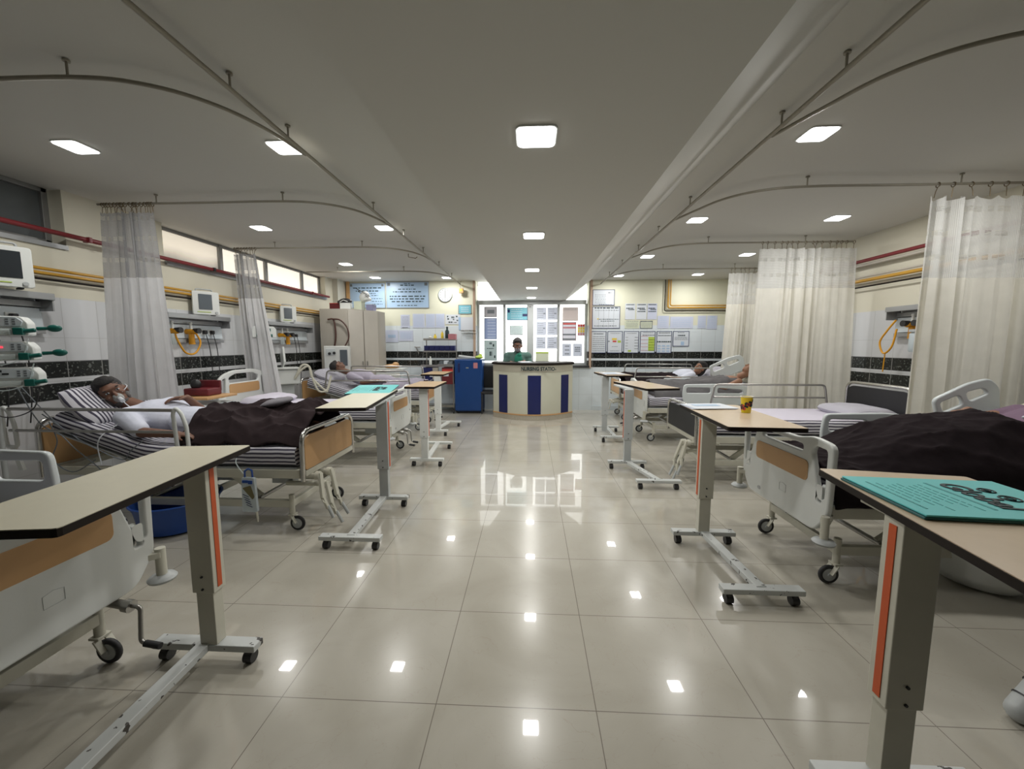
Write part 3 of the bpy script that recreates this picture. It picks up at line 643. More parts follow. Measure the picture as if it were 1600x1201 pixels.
# nursing counter: bowed front
t = thing('nursing_station_counter', 'cream counter with three navy stripes and a bowed front, lettered across the top', 'counter', (.03, 8.1, 0))
def bow(x, d=.0): return -.44*(1-(x/.83)**2)*1.0 - d
def bowed(z0, z1, d, x0=-.81, x1=.83, n=24, back=.0):
    m_ = MB(); P = [(x0+(x1-x0)*i/n) for i in range(n+1)]
    poly = [(x, bow(x, d)) for x in P] + [(x1, .5+back), (x0, .5+back)]
    return m_.prism(poly, 2, z0, z1)
bowed(.12, 1.10, 0).build('counter_body', 'ivory', t, bevel=.004)
bowed(.96, 1.09, .006, -.805, .825).build('header_panel', mat('beige_laminate_header', (.40, .38, .31), .4), t)
bowed(0, .10, .012, -.81, .83).build('plinth', mat('speckled_beige_plinth', (.42, .38, .31), .4, var=.3, scale=60), t)
bowed(.10, .12, .02, -.815, .835).build('plinth_edge', 'wood', t)
bowed(1.10, 1.14, .03, -.84, .86).build('counter_top', 'edge', t, bevel=.004)
for a, b_ in ((-.68, -.50), (-.09, .17), (.58, .74)):
    m_ = MB(); n = 6; m_.grid(n, 1, lambda u, v: Vector((a+(b_-a)*u, bow(a+(b_-a)*u, .004), .125+.77*v))); m_.build('navy_stripe', 'navy', t, solid=.003)
m_ = T(.12, -.44-.016, 1.025) @ RX(PI/2)
for dx_ in (0,): text('NURSING STATIO-', .098, 'lettering', 'ink', t, m_, .004, sx=.84, bold=.003)
# things on the counter
t = thing('paper_stack', 'white papers lying on the counter in front of the seated person', 'papers', (-.12, 7.95, 1.14)); MB().box((0, 0, .008), (.24, .3, .016), (0, 0, .2)).build('sheets', 'paper', t)
# fridge
t = thing('refrigerator', 'small royal blue single door refrigerator beside the counter', 'refrigerator', (-1.35, 8.68, 0))
MB().box((0, 0, .61), (.58, .5, 1.14)).build('cabinet', 'blue', t, bevel=.015)
d_ = MB().box((0, -.275, .62), (.6, .05, 1.12)).build('door', 'blue', t, bevel=.02)
MB().box((-.2, -.305, 1.0), (.035, .02, .2)).build('handle', 'navy', d_, bevel=.006)
MB().box((-.02, -.302, 1.0), (.06, .004, .025)).build('badge', 'alu', d_); MB().box((.16, -.302, 1.05), (.09, .004, .12)).build('sticker', 'pinkp', d_)
MB().box((0, 0, .03), (.5, .45, .06)).build('base', 'black', t)
t = thing('folder_stack', 'white and grey folders lying tilted on the blue refrigerator', 'folders', (-1.42, 8.66, 1.20)); MB().box((0, 0, .03), (.36, .3, .03), (0, .12, .1)).build('folder', 'white', t, bevel=.004); MB().box((0, 0, .012), (.38, .3, .014)).build('folder', 'greyenamel', t)
t = thing('green_cloth', 'crumpled green cloth on the right edge of the refrigerator', 'cloth', (-1.15, 8.66, 1.19)); MB().ball((0, 0, .03), (.09, .09, .04)).ball((.03, .02, .06), (.04, .04, .05)).build('cloth_folds', 'greenp', t, smooth=True)
# drug trolley left of the fridge
t = thing('medicine_trolley', 'steel trolley with a row of blue bins left of the refrigerator', 'trolley', (-2.02, 8.6, 0))
m_ = MB()
for x in (-.34, .34):
    for y in (-.2, .2): m_.cyl((x, y, .1), (x, y, 1.62 if y > 0 else 1.05), .012, seg=8)
m_.build('posts', 'steel', t)
for z, d, nm, yy in ((1.6, .22, 'top_tray', .12), (1.34, .2, 'bin_shelf', .12), (1.03, .44, 'work_shelf', 0), (.15, .44, 'bottom_shelf', 0)): MB().box((0, yy, z), (.72, d, .02)).box((0, yy-d/2, z+.015), (.72, .008, .04)).build(nm, 'steel', t)
for k in range(6): MB().box((-.29+.116*k, .1, 1.42), (.108, .2, .11)).box((-.29+.116*k, -.005, 1.41), (.06, .008, .02)).build('blue_bin', 'navy', t, bevel=.004)
MB().box((-.2, 0, .82), (.26, .4, .36)).build('drawer_unit', 'navy', t, bevel=.006); MB().box((.22, 0, .82), (.26, .4, .36)).build('drawer_unit', 'maroon', t, bevel=.006)
MB().box((.22, -.205, .94), (.24, .01, .05)).build('drawer_front', 'redp', t); MB().box((.18, -.207, .84), (.12, .01, .05)).build('drawer_label', 'paper', t); MB().box((-.14, -.207, .84), (.07, .01, .08)).build('drawer_label', 'paper', t)
MB().box((-.05, -.2, .82), (.12, .02, .36)).build('side_box', 'beigem', t); 
for x in (-.34, .34):
    for y in (-.2, .2): MB().cyl((x-.012, y, .04), (x+.012, y, .04), .04).cyl((x, y, .06), (x, y, .12), .012).build('caster', 'dark', t)
def bottle(x, y, z, r, h, m, label, cat='bottle', cap='white', name='bottle'):
    t = thing(name, label, cat, (x, y, z)); MB().lathe([(r*.9, 0), (r, .01), (r, h*.65), (r*.45, h*.8), (r*.4, h*.88)], seg=14).build('bottle_body', m, t, smooth=True); MB().cyl((0, 0, h*.86), (0, 0, h), r*.5).build('cap', cap, t)
bottle(-2.13, 8.68, 1.61, .035, .12, 'yelp', 'short yellow tub on the trolley top', cap='yelp'); bottle(-1.97, 8.68, 1.61, .03, .2, 'yelp', 'tall yellow bottle on the trolley top'); bottle(-1.86, 8.68, 1.61, .045, .28, 'ink', 'tallest dark green bottle on the trolley top', cap='ink')
bottle(-2.24, 8.68, 1.61, .04, .09, 'white', 'squat white jar at the left of the trolley top'); bottle(-2.2, 8.5, 1.04, .03, .2, 'white', 'white pump bottle on the trolley work shelf')
for x, w_, m, lb in ((-1.74, .16, 'pinkp', 'pink carton at the right end of the trolley top'), ): t = thing('carton', lb, 'box', (x, 8.68, 1.61)); MB().box((0, 0, .06), (w_, .16, .12)).box((0, 0, .122), (w_*.5, .161, .004)).build('carton_body', m, t, bevel=.004)
t = thing('instrument_tray', 'grey tray of small boxes on the trolley work shelf', 'tray', (-1.86, 8.55, 1.04)); MB().box((0, 0, .02), (.34, .28, .03)).build('tray', 'steel', t); 
for k, mm in enumerate(('screen2', 'paper', 'inkg')): MB().box((-.1+.1*k, 0, .06), (.085, .16, .06+.02*(k == 1))).build('small_box', mm, t, bevel=.004)
# tall cabinet
t = thing('steel_cupboard', 'tall beige steel cupboard in the far left corner', 'cupboard', (-3.72, 8.1, 0))
MB().prism([(-.46, -.45), (.10, -.45), (.50, .1), (.50, .5), (-.46, .5)], 2, .04, 2.2).build('cupboard_body', 'beigem', t, bevel=.004)
n_ = Vector((.55, -.40, 0)).normalized(); dr = Vector((.40, .55, 0)).normalized(); mid = Vector((.10, -.45, 0))
for k, nm in enumerate(('left', 'right')):
    a = mid+dr*(.01+.335*k); b_ = mid+dr*(.325+.335*k); q = n_*.012
    dd = MB().bar(a+q+Vector((0, 0, 1.13)), b_+q+Vector((0, 0, 1.13)), .012, 2.1).build('door', mat('light_beige_steel', (.50, .47, .42), .4), t, bevel=.003)
    c = (b_-dr*.04 if k == 0 else a+dr*.04)+n_*.03; MB().box((c.x, c.y, 1.1), (.015, .015, .12)).build('handle', 'steel', dd)
MB().box((0, .1, .02), (.8, .7, .04)).build('plinth', 'black', t)
# boxes on the cabinet
def box_on(x, y, z, d, m, label, rot=0, name='storage_box', lid=None):
    t = thing(name, label, 'box', (x, y, z), rot); MB().box((0, 0, d[2]/2), d).build('box_body', m, t, bevel=.004)
    if lid: MB().box((0, 0, d[2]+.006), (d[0]*1.03, d[1]*1.03, .012)).build('lid', lid, t, bevel=.002)
box_on(-4.02, 8.05, 2.2, (.22, .2, .13), 'maroon', 'dark red box at the left end on the tall cupboard', .1, lid='redp')
box_on(-3.75, 7.9, 2.2, (.2, .18, .12), 'white', 'white box in the middle on the tall cupboard', .2, lid='white')
box_on(-3.52, 8.0, 2.2, (.16, .18, .16), 'papery', 'cream carton right of the white box on the cupboard', 0, lid='papery')
box_on(-3.36, 8.2, 2.2, (.14, .2, .12), mat('lilac_plastic', (.28, .28, .45), .5), 'lilac plastic box at the right end on the cupboard', 0, lid='paperl')
t = thing('bundled_bag', 'dark bag with white straps lying on the white box on the cupboard', 'bag', (-3.78, 7.95, 2.33)); MB().ball((0, 0, .05), (.13, .1, .055)).ball((-.1, 0, .03), (.07, .08, .04)).build('bag_body', 'black', t, smooth=True); MB().tube([(-.08, -.09, .02), (0, -.105, .06), (.08, -.09, .03)], .008, 6).build('strap', 'white', t)
t = thing('plastic_bundle', 'white plastic bundle with brown straps above the lilac box', 'bag', (-3.45, 8.1, 2.38)); MB().ball((0, 0, .1), (.1, .1, .12), (0, .5, 0)).ball((.06, 0, .05), (.08, .09, .05)).build('bundle_body', 'white', t, smooth=True); MB().bar((-.14, -.05, .26), (.12, -.09, .12), .03, .01).bar((-.1, -.05, .2), (.12, -.09, .08), .02, .01).build('strap', 'edge', t)
t = thing('rubber_hose', 'long dark rubber hose hooked over the front of the tall cupboard', 'hose', (-3.95, 7.62, 1.95))
MB().tube(smoothp([(-.05, 0, .04), (.06, -.01, .04), (.1, -.02, -.1), (.1, -.02, -.35), (.02, -.02, -.7), (0, -.02, -.95)], 6), .016, 8).tube(smoothp([(.05, -.03, .045), (.2, -.03, .03), (.32, -.03, -.08), (.37, -.03, -.22), (.36, -.03, -.35), (.28, -.03, -.5)], 6), .014, 8).build('hose', mat('dark_brown_rubber', (.075, .028, .022), .5), t, smooth=True)
# chair behind counter left, bin dark
t = thing('office_chair', 'dark chair half hidden between refrigerator and counter', 'chair', (-.93, 8.55, 0)); MB().box((0, 0, .46), (.3, .4, .06)).build('seat', 'black', t, bevel=.02); MB().box((0, .2, .78), (.28, .04, .5)).build('backrest', 'black', t, bevel=.02); 
for x in (-.13, .13):
    for y in (-.17, .17): MB().cyl((x, y, 0), (x, y, .44), .014).build('leg', 'dark', t)
# ================================================================ BEDS
# bed axes: x from foot (0) to head (2.15), y across (-.45 .. .45), z up
def board_abs(t, name, x, top=.94, zb=.36, wood=True, th=.035):
    """moulded end board in the (y, z) plane with carry holes and a wood inset"""
    out = fil2([(-.36, zb), (.36, zb), (.46, zb+.13), (.47, top-.02), (.30, top+.0), (.16, top-.035), (-.16, top-.035), (-.30, top), (-.47, top-.02), (-.46, zb+.13)], .05)
    if name == 'headboard': out = fil2([(-.36, zb), (.36, zb), (.46, zb+.13), (.47, top-.12), (.36, top-.03), (.18, top+.015), (-.18, top+.015), (-.36, top-.03), (-.47, top-.12), (-.46, zb+.13)], .06)
    holes = []
    for s in (1, -1):
        if name == 'headboard':
            holes.append(fil2([(s*.425, top-.15), (s*.425, top-.33), (s*.34, top-.33), (s*.33, top-.09), (s*.36, top-.085)], .03, 3)); continue
        holes.append(fil2([(s*.425, top-.06), (s*.425, top-.36), (s*.385, top-.36), (s*.30, top-.10), (s*.32, top-.055)], .025, 3))
        holes.append(rr(min(s*.40, s*.37), zb+.19, max(s*.40, s*.37), zb+.29, .006, 2))
    holes.append(rr(-.22, top-.115, .22, top-.07, .02, 3) if name != 'headboard' else fil2([(-.27, top-.15), (.27, top-.15), (.28, top-.08), (.16, top-.035), (-.16, top-.035), (-.28, top-.08)], .03, 3))
    xf = T(x, 0, 0) @ Matrix(((0, 0, 1, 0), (1, 0, 0, 0), (0, 1, 0, 0), (0, 0, 0, 1)))
    b = plate(out, holes, th, .010, name, 'white', t, xf)
    s = -1 if name == 'footboard' else 1
    if wood:
        MB().prism(rr(-.28, top-.295, .28, top-.165, .03), 0, x+s*th/2-.004*s, x+s*(th/2+.004)).build('wood_inset', 'wood', b)
        MB().prism(rr(-.28, top-.295, .28, top-.165, .03), 0, x-s*th/2+.004*s, x-s*(th/2+.004)).build('wood_inset', 'wood', b)
    MB().prism([(.22+.02*math.cos(a*PI/8), zb+.06+.014*math.sin(a*PI/8)) for a in range(16)], 0, x+s*th/2-.002*s, x+s*(th/2+.002)).build('maker_badge', 'greyenamel', b)
    m_ = MB(); m_.tube([(x+s*(th/2+.0005), -.05+.035*c, zb+.16+.025*d) for c, d in ((-1, -1), (1, -1), (1, 1), (0, 1.35), (-1, 1))], .0012, 4, True); m_.build('embossed_mark', 'greyenamel', b)
    return b
def board_chrome(t, name, x, panel, z0=.50, top=.83, hw=.42):
    b = MB().tube(fillet([(x, -hw, z0-.06), (x, -hw, top), (x, hw, top), (x, hw, z0-.06)], .11, 8), .018, 12).build(name, 'chrome', t, smooth=True)
    MB().prism(fil2([(-hw+.025, z0+.02), (hw-.025, z0+.02), (hw-.025, top-.07), (hw-.09, top-.04), (-hw+.09, top-.04), (-hw+.025, top-.07)], .03), 0, x-.01, x+.01).build('board_panel', panel, b, bevel=.003)
    MB().box((x, 0, z0-.005), (.03, 2*hw-.04, .045)).build('lower_bar', 'cream', b, bevel=.004)
    return b
def rail_abs(t, y, x0, x1, z0, z1, tilt=0, piv=None):
    """moulded half-length side rail in the (x, z) plane"""
    L = x1-x0; H_ = z1-z0
    out = fil2([(x0+.03, z0), (x1-.06, z0), (x1, z0+H_*.6), (x1-.04, z1-.03), (x0+L*.6, z1), (x0+.02, z1-.01), (x0, z0+H_*.5)], .045)
    holes = [fil2([(x0+.055, z0+H_*.56), (x0+L*.42, z0+H_*.56), (x0+L*.42, z1-.06), (x0+.055, z1-.055)], .03, 3),
             fil2([(x0+L*.52, z0+H_*.56), (x1-.09, z0+H_*.56), (x1-.11, z1-.085), (x0+L*.52, z1-.06)], .03, 3)]
    xf = T(0, y, 0) @ Matrix(((1, 0, 0, 0), (0, 0, 1, 0), (0, 1, 0, 0), (0, 0, 0, 1)))
    if tilt: xf = T(*piv) @ RY(-tilt) @ T(-piv[0], -piv[1], -piv[2]) @ xf
    b = plate(out, holes, .032, .010, 'side_rail', 'pale', t, xf)
    MB().box(((x0+x1)/2, y-.02*(1 if y > 0 else -1), z0-.05), (.05, .03, .16)).build('rail_bracket', 'cream', b, bevel=.004)
    return b
def rail_chrome(t, y, x0, x1, z0, z1, ends=True, m='steel'):
    m_ = MB(); 
    m_.tube([(x0, y, z1), (x1, y, z1)] if not ends else fillet([(x0-.05, y, z0-.14), (x0, y, z1), (x1, y, z1), (x1+.05, y, z0-.14)], .05, 5), .013, 10)
    m_.tube([(x0-.01, y, z0), (x1+.01, y, z0)], .011, 10)
    b = m_.build('side_rail', m, t, smooth=True); return b
def platform_z(x, knee, angle, xb=1.30, z=.56):
    if x <= xb: return z
    return z+(x-xb)*math.tan(angle)
def mattress(t, angle=0, x0=.06, x1=2.08, xb=1.28, z=.555, th=.15, m='strip', sheet=None, name='mattress'):
    hw = .415; n = 46; per = []
    prof = []
    for p in rr(-hw, 0, hw, th, .045, 5): prof.append(p)
    ar = [0]
    for a, b_ in zip(prof, prof[1:]+prof[:1]): ar.append(ar[-1]+math.dist(a, b_))
    m_ = MB(); L = x1-x0
    ca, sa = math.cos(angle), math.sin(angle)
    def pt(s, p):
        x = x0+L*s; y, h = p
        h = h + .004*noise.noise(Vector((x*6, y*6, 0)))*1.5
        k = x-xb
        if k <= -.12 or angle == 0: return Vector((x, y, z+h))
        if k < .12:
            a = angle*(k+.12)/.24; xx = xb-.12+(k+.12)*math.cos(a/2); zz = (k+.12)*math.sin(a/2); return Vector((xx-math.sin(a)*h, y, z+zz+math.cos(a)*h))
        a = angle; bx = xb-.12+.24*math.cos(a/2); bz = .24*math.sin(a/2); return Vector((bx+(k-.12)*ca-sa*h, y, z+bz+(k-.12)*sa+ca*h))
    N = len(prof)
    V = [[m_.bm.verts.new(pt(i/n, p)) for p in prof] for i in range(n+1)]
    for i in range(n):
        for j in range(N):
            f = m_.bm.faces.new((V[i][j], V[i+1][j], V[i+1][(j+1) % N], V[i][(j+1) % N]))
            for lp, (a, b_) in zip(f.loops, ((i, ar[j]), (i+1, ar[j]), (i+1, ar[j+1]), (i, ar[j+1]))): lp[m_.uv].uv = (a/n*L, b_)
    for i in (0, n):
        f = m_.bm.faces.new(V[i] if i else V[i][::-1])
        for lp in f.loops: lp[m_.uv].uv = (lp.vert.co.y*.4, lp.vert.co.z)
    o = m_.build(name, m, t, smooth=True)
    return o
def pillow(name, label, loc, size, rot, m, seed=0, stripe=True):
    t = thing(name, label, 'pillow', loc); a, b_, c = size
    m_ = MB(); n = 20
    def P(u, v, s):
        x, y = 2*u-1, 2*v-1; e = (1-x**4)*(1-y**4); h = c*max(0, e)**.42
        px = a*x*(1-.10*y*y); py = b_*y*(1-.10*x*x)
        return Euler(rot).to_matrix() @ Vector((px, py, s*h + .012*noise.noise(Vector((x*2, y*2, seed)))))
    for s in (1, -1): m_.grid(n, n, lambda u, v: P(u, v, s), lambda u, v: (u*a*2, v*b_*2))
    bmesh.ops.remove_doubles(m_.bm, verts=m_.bm.verts, dist=.0005)
    m_.build('pillowcase', m, t, smooth=True); return t
def bed(name, label, side_, yc, boards='abs', panel='wood', angle=0, sheet='strip', rails=(), cranks=3, bumpers=True, foot=1.75, wheels=True, group='hospital beds', crank_ys=(), crank_y=-.3):
    sx = 1 if side_ == 'right' else -1
    t = thing(name, label, 'bed', (sx*foot, yc, 0), 0 if sx > 0 else PI, group)
    # undercarriage
    m_ = MB()
    for y in (-.33, .33): m_.box((1.02, y, .225), (1.75, .035, .06))
    for x in (.16, 1.0, 1.88): m_.box((x, 0, .225), (.035, .66, .055))
    m_.build('base_frame', 'cream', t, bevel=.004)
    for x in (.16, 1.88):
        for y in (-.33, .33):
            c = MB().cyl((x, y, .13), (x, y, .30), .021).bar((x-.005, y-.024, .13), (x-.04, y-.024, .07), .008, .03, (0, 1, 0)).bar((x-.005, y+.024, .13), (x-.04, y+.024, .07), .008, .03, (0, 1, 0)).box((x, y, .135), (.05, .06, .012)).build('caster', 'cream', t, bevel=.002)
            w2 = MB().tube([(x-.04+.049*math.cos(k*PI/10), y, .062+.049*math.sin(k*PI/10)) for k in range(20)], .0125, 8, True).build('tyre', 'dark', c, smooth=True)
            MB().cyl((x-.04, y-.012, .062), (x-.04, y+.012, .062), .04, seg=20).cyl((x-.04, y-.02, .062), (x-.04, y+.02, .062), .012).build('wheel_hub', 'greyenamel', c)
    for y in (-.27, .27):
        MB().bar((.45, y, .25), (.72, y, .47), .03, .05).build('lift_arm', 'cream', t, bevel=.003)
        MB().bar((1.35, y, .25), (1.62, y, .47), .03, .05).build('lift_arm', 'cream', t, bevel=.003)
    MB().cyl((.45, -.3, .25), (.45, .3, .25), .016).cyl((1.35, -.3, .25), (1.35, .3, .25), .016).cyl((.2, 0, .38), (1.1, 0, .36), .018).cyl((.7, .12, .40), (1.5, .12, .38), .02).build('crank_shafts', 'steel', t, smooth=True)
    m_ = MB()
    for y in (-.40, .40): m_.box((1.06, y, .495), (2.06, .035, .07))
    for x in (.05, .7, 1.28, 2.07): m_.box((x, 0, .49), (.035, .82, .05))
    m_.build('bed_frame', 'cream', t, bevel=.004)
    m_ = MB(); m_.box((.66, 0, .535), (1.2, .80, .012))
    L2 = .80; m_.bar((1.28, 0, .54), (1.28+L2*math.cos(angle), 0, .54+L2*math.sin(angle)), .80, .012)
    m_.build('mattress_platform', 'greyenamel', t)
    if angle > .05:
        for y in (-.25, .25): MB().bar((1.45, y, .44), (1.28+.62*math.cos(angle), y, .53+.62*math.sin(angle)), .03, .03).build('backrest_strut', 'cream', t, bevel=.003)
    mt_ = mattress(t, angle)
    if sheet == 'lav': MB().prism(rr(.09, -.385, 2.05, .385, .04), 2, .703, .712).build('top_sheet', 'lavt', mt_)
    if boards == 'abs': board_abs(t, 'footboard', -.0); board_abs(t, 'headboard', 2.15, top=1.15, zb=.50)
    else: board_chrome(t, 'footboard', 0, panel); board_chrome(t, 'headboard', 2.15, panel, z0=.50 if angle else .56, top=.90 if angle else 1.05)
    if bumpers:
        for x in ((.0, 2.12) if boards == 'abs' else (.0,)):
            for y in (-.47, .47):
                c = MB().bar((x+.05, y*.82, .47), (x-.03, y, .47), .05, .03).cyl((x-.03, y, .50), (x-.03, y, .36), .022).build('corner_post', 'cream', t, bevel=.003)
                MB().lathe([(.03, 0), (.055, .008), (.06, .02), (.05, .032), (.02, .04)], (x-.03, y, .325), 20).build('bumper_wheel', 'greyenamel', c, smooth=True)
    if crank_ys:
        for k, y in enumerate(crank_ys):
            z = (.46, .44, .36)[k % 3]; ln = (.17, .19, .15)[k % 3]; lean = (-.03, -.06, -.05)[k % 3]
            c = MB().cyl((.25, y, z), (-.06, y, z), .02).cyl((-.05, y, z), (-.085, y, z), .034).bar((-.085, y, z+.02), (-.085+lean, y+.03, z-ln), .045, .022, (1, 0, 0)).bar((-.085+lean, y+.03, z-ln+.01), (-.085+lean-.02, y+.0, z-ln-.10), .026, .02, (1, 0, 0)).tube([(-.07+lean, y+.03, z-ln), (-.10+lean, y+.05, z-ln-.03), (-.10+lean, y+.02, z-ln-.05)], .006, 6).build('crank', 'cream', t, bevel=.005)
            MB().cyl((-.105+lean, y, z-ln-.08), (-.13+lean*1.4, y-.01, z-ln-.18), .013).build('crank_grip', 'greyenamel', c)
    else:
      for k in range(cranks):
        y = (-.10, .06, .22)[k] if cranks > 1 else crank_y; z = .33
        c = MB().cyl((.3, y, z+.05), (-.04, y, z), .019).cyl((-.04, y, z), (-.07, y, z-.005), .027).tube(fillet([(-.06, y, z), (-.11, y, z-.005), (-.13, y+.03, z-.15), (-.19, y+.03, z-.16)], .02), .009, 8).build('crank', 'cream' if boards == 'chrome' else 'steel', t, smooth=True)
        MB().cyl((-.15, y+.03, z-.155), (-.22, y+.03, z-.165), .014).build('crank_grip', 'dark', c)
    MB().box((.3, .18, .40), (.18, .09, .10)).box((1.1, -.05, .30), (.5, .05, .05)).build('gear_housing', 'greyenamel', t, bevel=.006)
    for r_ in rails:
        if r_[0] == 'abs': rail_abs(t, *r_[1:])
        elif r_[0] == 'loop':
            y_, x_ = r_[1:]
            for xx in (x_, 2.3): MB().tube([Vector(p_) for p_ in fillet([(xx-.04, y_, .70), (xx+.05, y_, .70), (xx+.065, y_, .98), (xx+.04, y_, 1.02), (xx, y_, .98), (xx-.035, y_, .88)], .03, 4, True)], .014, 10, True).bar((xx, y_, .70), (xx, y_-.04, .50), .04, .02).build('rail_end_loop', 'white', t, smooth=True)
        else: rail_chrome(t, *r_[1:])
    return t
# local helpers to give rail positions with the world sign of y (towards the viewpoint = near)
bed('hospital_bed', 'nearest left bed with white moulded footboard and wooden inset, cut by the left frame edge', 'left', 1.29, 'abs', angle=0, rails=[('abs', -.50, .50, 1.28, .62, .98), ('abs', .50, .55, 1.25, .45, .72)], cranks=1, foot=1.86, crank_y=-.28)
bed('hospital_bed', 'left bed with chrome hoop footboard and orange panel holding the patient in white', 'left', 3.29, 'chrome', 'wood', R(19), rails=[('chrome', .47, .96, 2.3, .83, 1.0, False), ('loop', .47, .90), ('abs', -.49, .42, 1.22, .56, .92)], bumpers=False, foot=1.76, crank_ys=(.33, .16, .24))
bed('hospital_bed', 'empty left bed with arched white headboard and striped sheet, behind the brown blanketed patient', 'left', 5.13, 'abs', angle=0, sheet='lav', cranks=2, foot=1.76, rails=[('abs', .49, .45, 1.05, .42, .66)])
bed('hospital_bed', 'farthest left bed with thin chrome side rails and the patient in lavender', 'left', 7.02, 'chrome', 'wood', R(16), foot=1.85, rails=[('chrome', .46, .25, 1.65, .88, 1.05), ('chrome', -.46, .25, 1.65, .9, 1.08)], bumpers=False)
bed('hospital_bed', 'right bed with white moulded footboard and wooden inset under the dark blanketed patient', 'right', 2.76, 'abs', angle=R(24), foot=1.76, rails=[('abs', .47, .58, 1.40, .62, .96), ('abs', .47, 1.52, 2.02, .78, 1.10, R(26), (1.52, .45, .8))], cranks=0)
bed('hospital_bed', 'empty right bed with chrome hoop footboard and black panel, below the yellow cup', 'right', 4.58, 'chrome', 'blackpanel', 0, sheet='lav', rails=[('chrome', .47, .58, 1.92, .84, 1.0)], bumpers=False, crank_ys=(-.40, -.28, -.34))
bed('hospital_bed', 'third right bed with white moulded side rails and grey blanket', 'right', 6.42, 'abs', angle=R(22), rails=[('abs', -.47, .52, 1.5, .60, .92), ('abs', .47, .52, 1.3, .62, .93), ('abs', .45, 1.4, 2.0, .86, 1.16, R(24), (1.4, .45, .86))])
bed('hospital_bed', 'farthest right bed with chrome side rails and the dark haired patient', 'right', 8.15, 'chrome', 'wood', R(14), rails=[('chrome', -.45, .3, 1.7, .88, 1.05), ('chrome', .45, .3, 1.7, .9, 1.08)], bumpers=False)

# ================================================================ OVERBED TABLES
def overbed(label, col, far, near, top_c, L, W, rz, z, lam='lam', stripe=True, stripe_side=1, colw=.105, cold=.07, base='chip', colm='cream', group='overbed tables', split=.36):
    """col: column foot; far / near: centres of the two floor bars; top centre, length along y, width, turn and height"""
    t = thing('overbed_table', label, 'overbed table', (col[0], col[1], 0), 0, group); ox, oy = col
    for cx, cy, w_ in (far, near):
        m_ = MB().box((cx-ox, cy-oy, .085), (w_, .065, .032)).build('floor_bar', base, t, bevel=.004)
        for s in (-1, 1):
            q = (cx-ox+s*(w_/2-.045), cy-oy)
            c = MB().cyl((q[0], q[1], .05), (q[0], q[1], .075), .012).box((q[0], q[1], .052), (.026, .04, .03)).build('caster', 'dark', t, bevel=.003)
            MB().cyl((q[0]-.02, q[1], .028), (q[0]+.02, q[1], .028), .028, seg=18).build('wheel', 'black', c)
    MB().bar((far[0]-ox, far[1]-oy, .088), (near[0]-ox, near[1]-oy, .088), .06, .035).build('spine_bar', base, t, bevel=.004)
    MB().box((0, 0, .1+(split+.02-.1)/2), (colw*.78, cold*.8, split-.08)).build('lower_column', colm, t, bevel=.003)
    u = MB().box((0, 0, (split+z-.03)/2), (colw, cold, z-.03-split)).build('column_sleeve', colm, t, bevel=.004)
    if stripe: MB().box((stripe_side*(colw/2+.001), -.0, (split+.02+z-.05)/2), (.003, cold*.36, z-.07-split)).build('orange_stripe', 'orange', u)
    for zz in (split+.02, split+.08): MB().cyl((.0, -cold/2, zz), (.0, -cold/2-.006, zz), .005, seg=8).build('screw', 'dark', u)
    top = MB().prism(fil2([(-W/2, -L/2), (W/2, -L/2), (W/2, L/2), (-W/2, L/2)], .015, 2), 2, -.026, -.0025)
    xf = T(top_c[0]-ox, top_c[1]-oy, z) @ RZ(rz)
    o = top.build('table_top', 'edge', t, xf=xf)
    MB().prism(fil2([(-W/2+.003, -L/2+.003), (W/2-.003, -L/2+.003), (W/2-.003, L/2-.003), (-W/2+.003, L/2-.003)], .013, 2), 2, -.003, 0).build('laminate', lam, o, xf=xf)
    k = MB().box((0, 0, -.035), (.09, L*.55, .02)).build('support_channel', colm, t, xf=T(col[0]-ox, top_c[1]-oy, z) @ RZ(rz*.5), bevel=.003)
    return t
overbed('overbed table in the left foreground with worn cream top and orange striped column', (-1.50, 1.66), (-1.53, 1.66, .50), (-1.50, .98, .50), (-1.525, 1.385), .90, .37, R(6.8), 1.0, stripe_side=1)
overbed('overbed table on the left carrying the teal folder, before the chrome footboard', (-1.35, 3.47), (-1.36, 3.47, .46), (-1.32, 2.70, .46), (-1.50, 3.42), 1.22, .37, R(8), 1.03, stripe_side=1, colm='greyenamel')
overbed('overbed table with tan top halfway down the left side, column on the near bar', (-1.30, 4.68), (-1.34, 5.5, .42), (-1.28, 4.68, .42), (-1.33, 4.93), .70, .37, 0, 1.0, lam='lam3', stripe_side=1, colm='white', base='white')
overbed('farthest left overbed table, its column just behind the tan topped one', (-1.52, 6.3), (-1.50, 7.05, .44), (-1.58, 6.3, .44), (-1.6, 6.62), .72, .38, 0, 1.02, lam='lam3', stripe_side=1, colm='white', base='white', stripe=False)
overbed('overbed table in the right foreground carrying the large teal folder', (1.175, 1.21), (1.2, 1.21, .50), (1.24, .45, .50), (1.345, 1.12), .92, .50, R(-9), 1.0, lam='lam2', stripe_side=-1, colw=.115)
overbed('overbed table on the right carrying the yellow cup and papers', (1.305, 2.91), (1.31, 2.91, .46), (1.345, 2.21, .46), (1.465, 2.87), .93, .465, R(-3), 1.0, lam='lam2', stripe_side=-1)
overbed('third overbed table down the right side, with a bare tan top', (1.17, 4.70), (1.17, 4.70, .46), (1.335, 4.03, .46), (1.43, 5.0), .92, .42, R(12), 1.0, lam='lam2', stripe_side=-1, colm='greyenamel')
overbed('farthest right overbed table with papers and a dark edged top', (1.20, 6.35), (1.3, 6.75, .44), (1.30, 6.0, .44), (1.36, 6.6), .8, .42, R(6), 1.02, lam='lam2', stripe=False, colm='greyenamel')
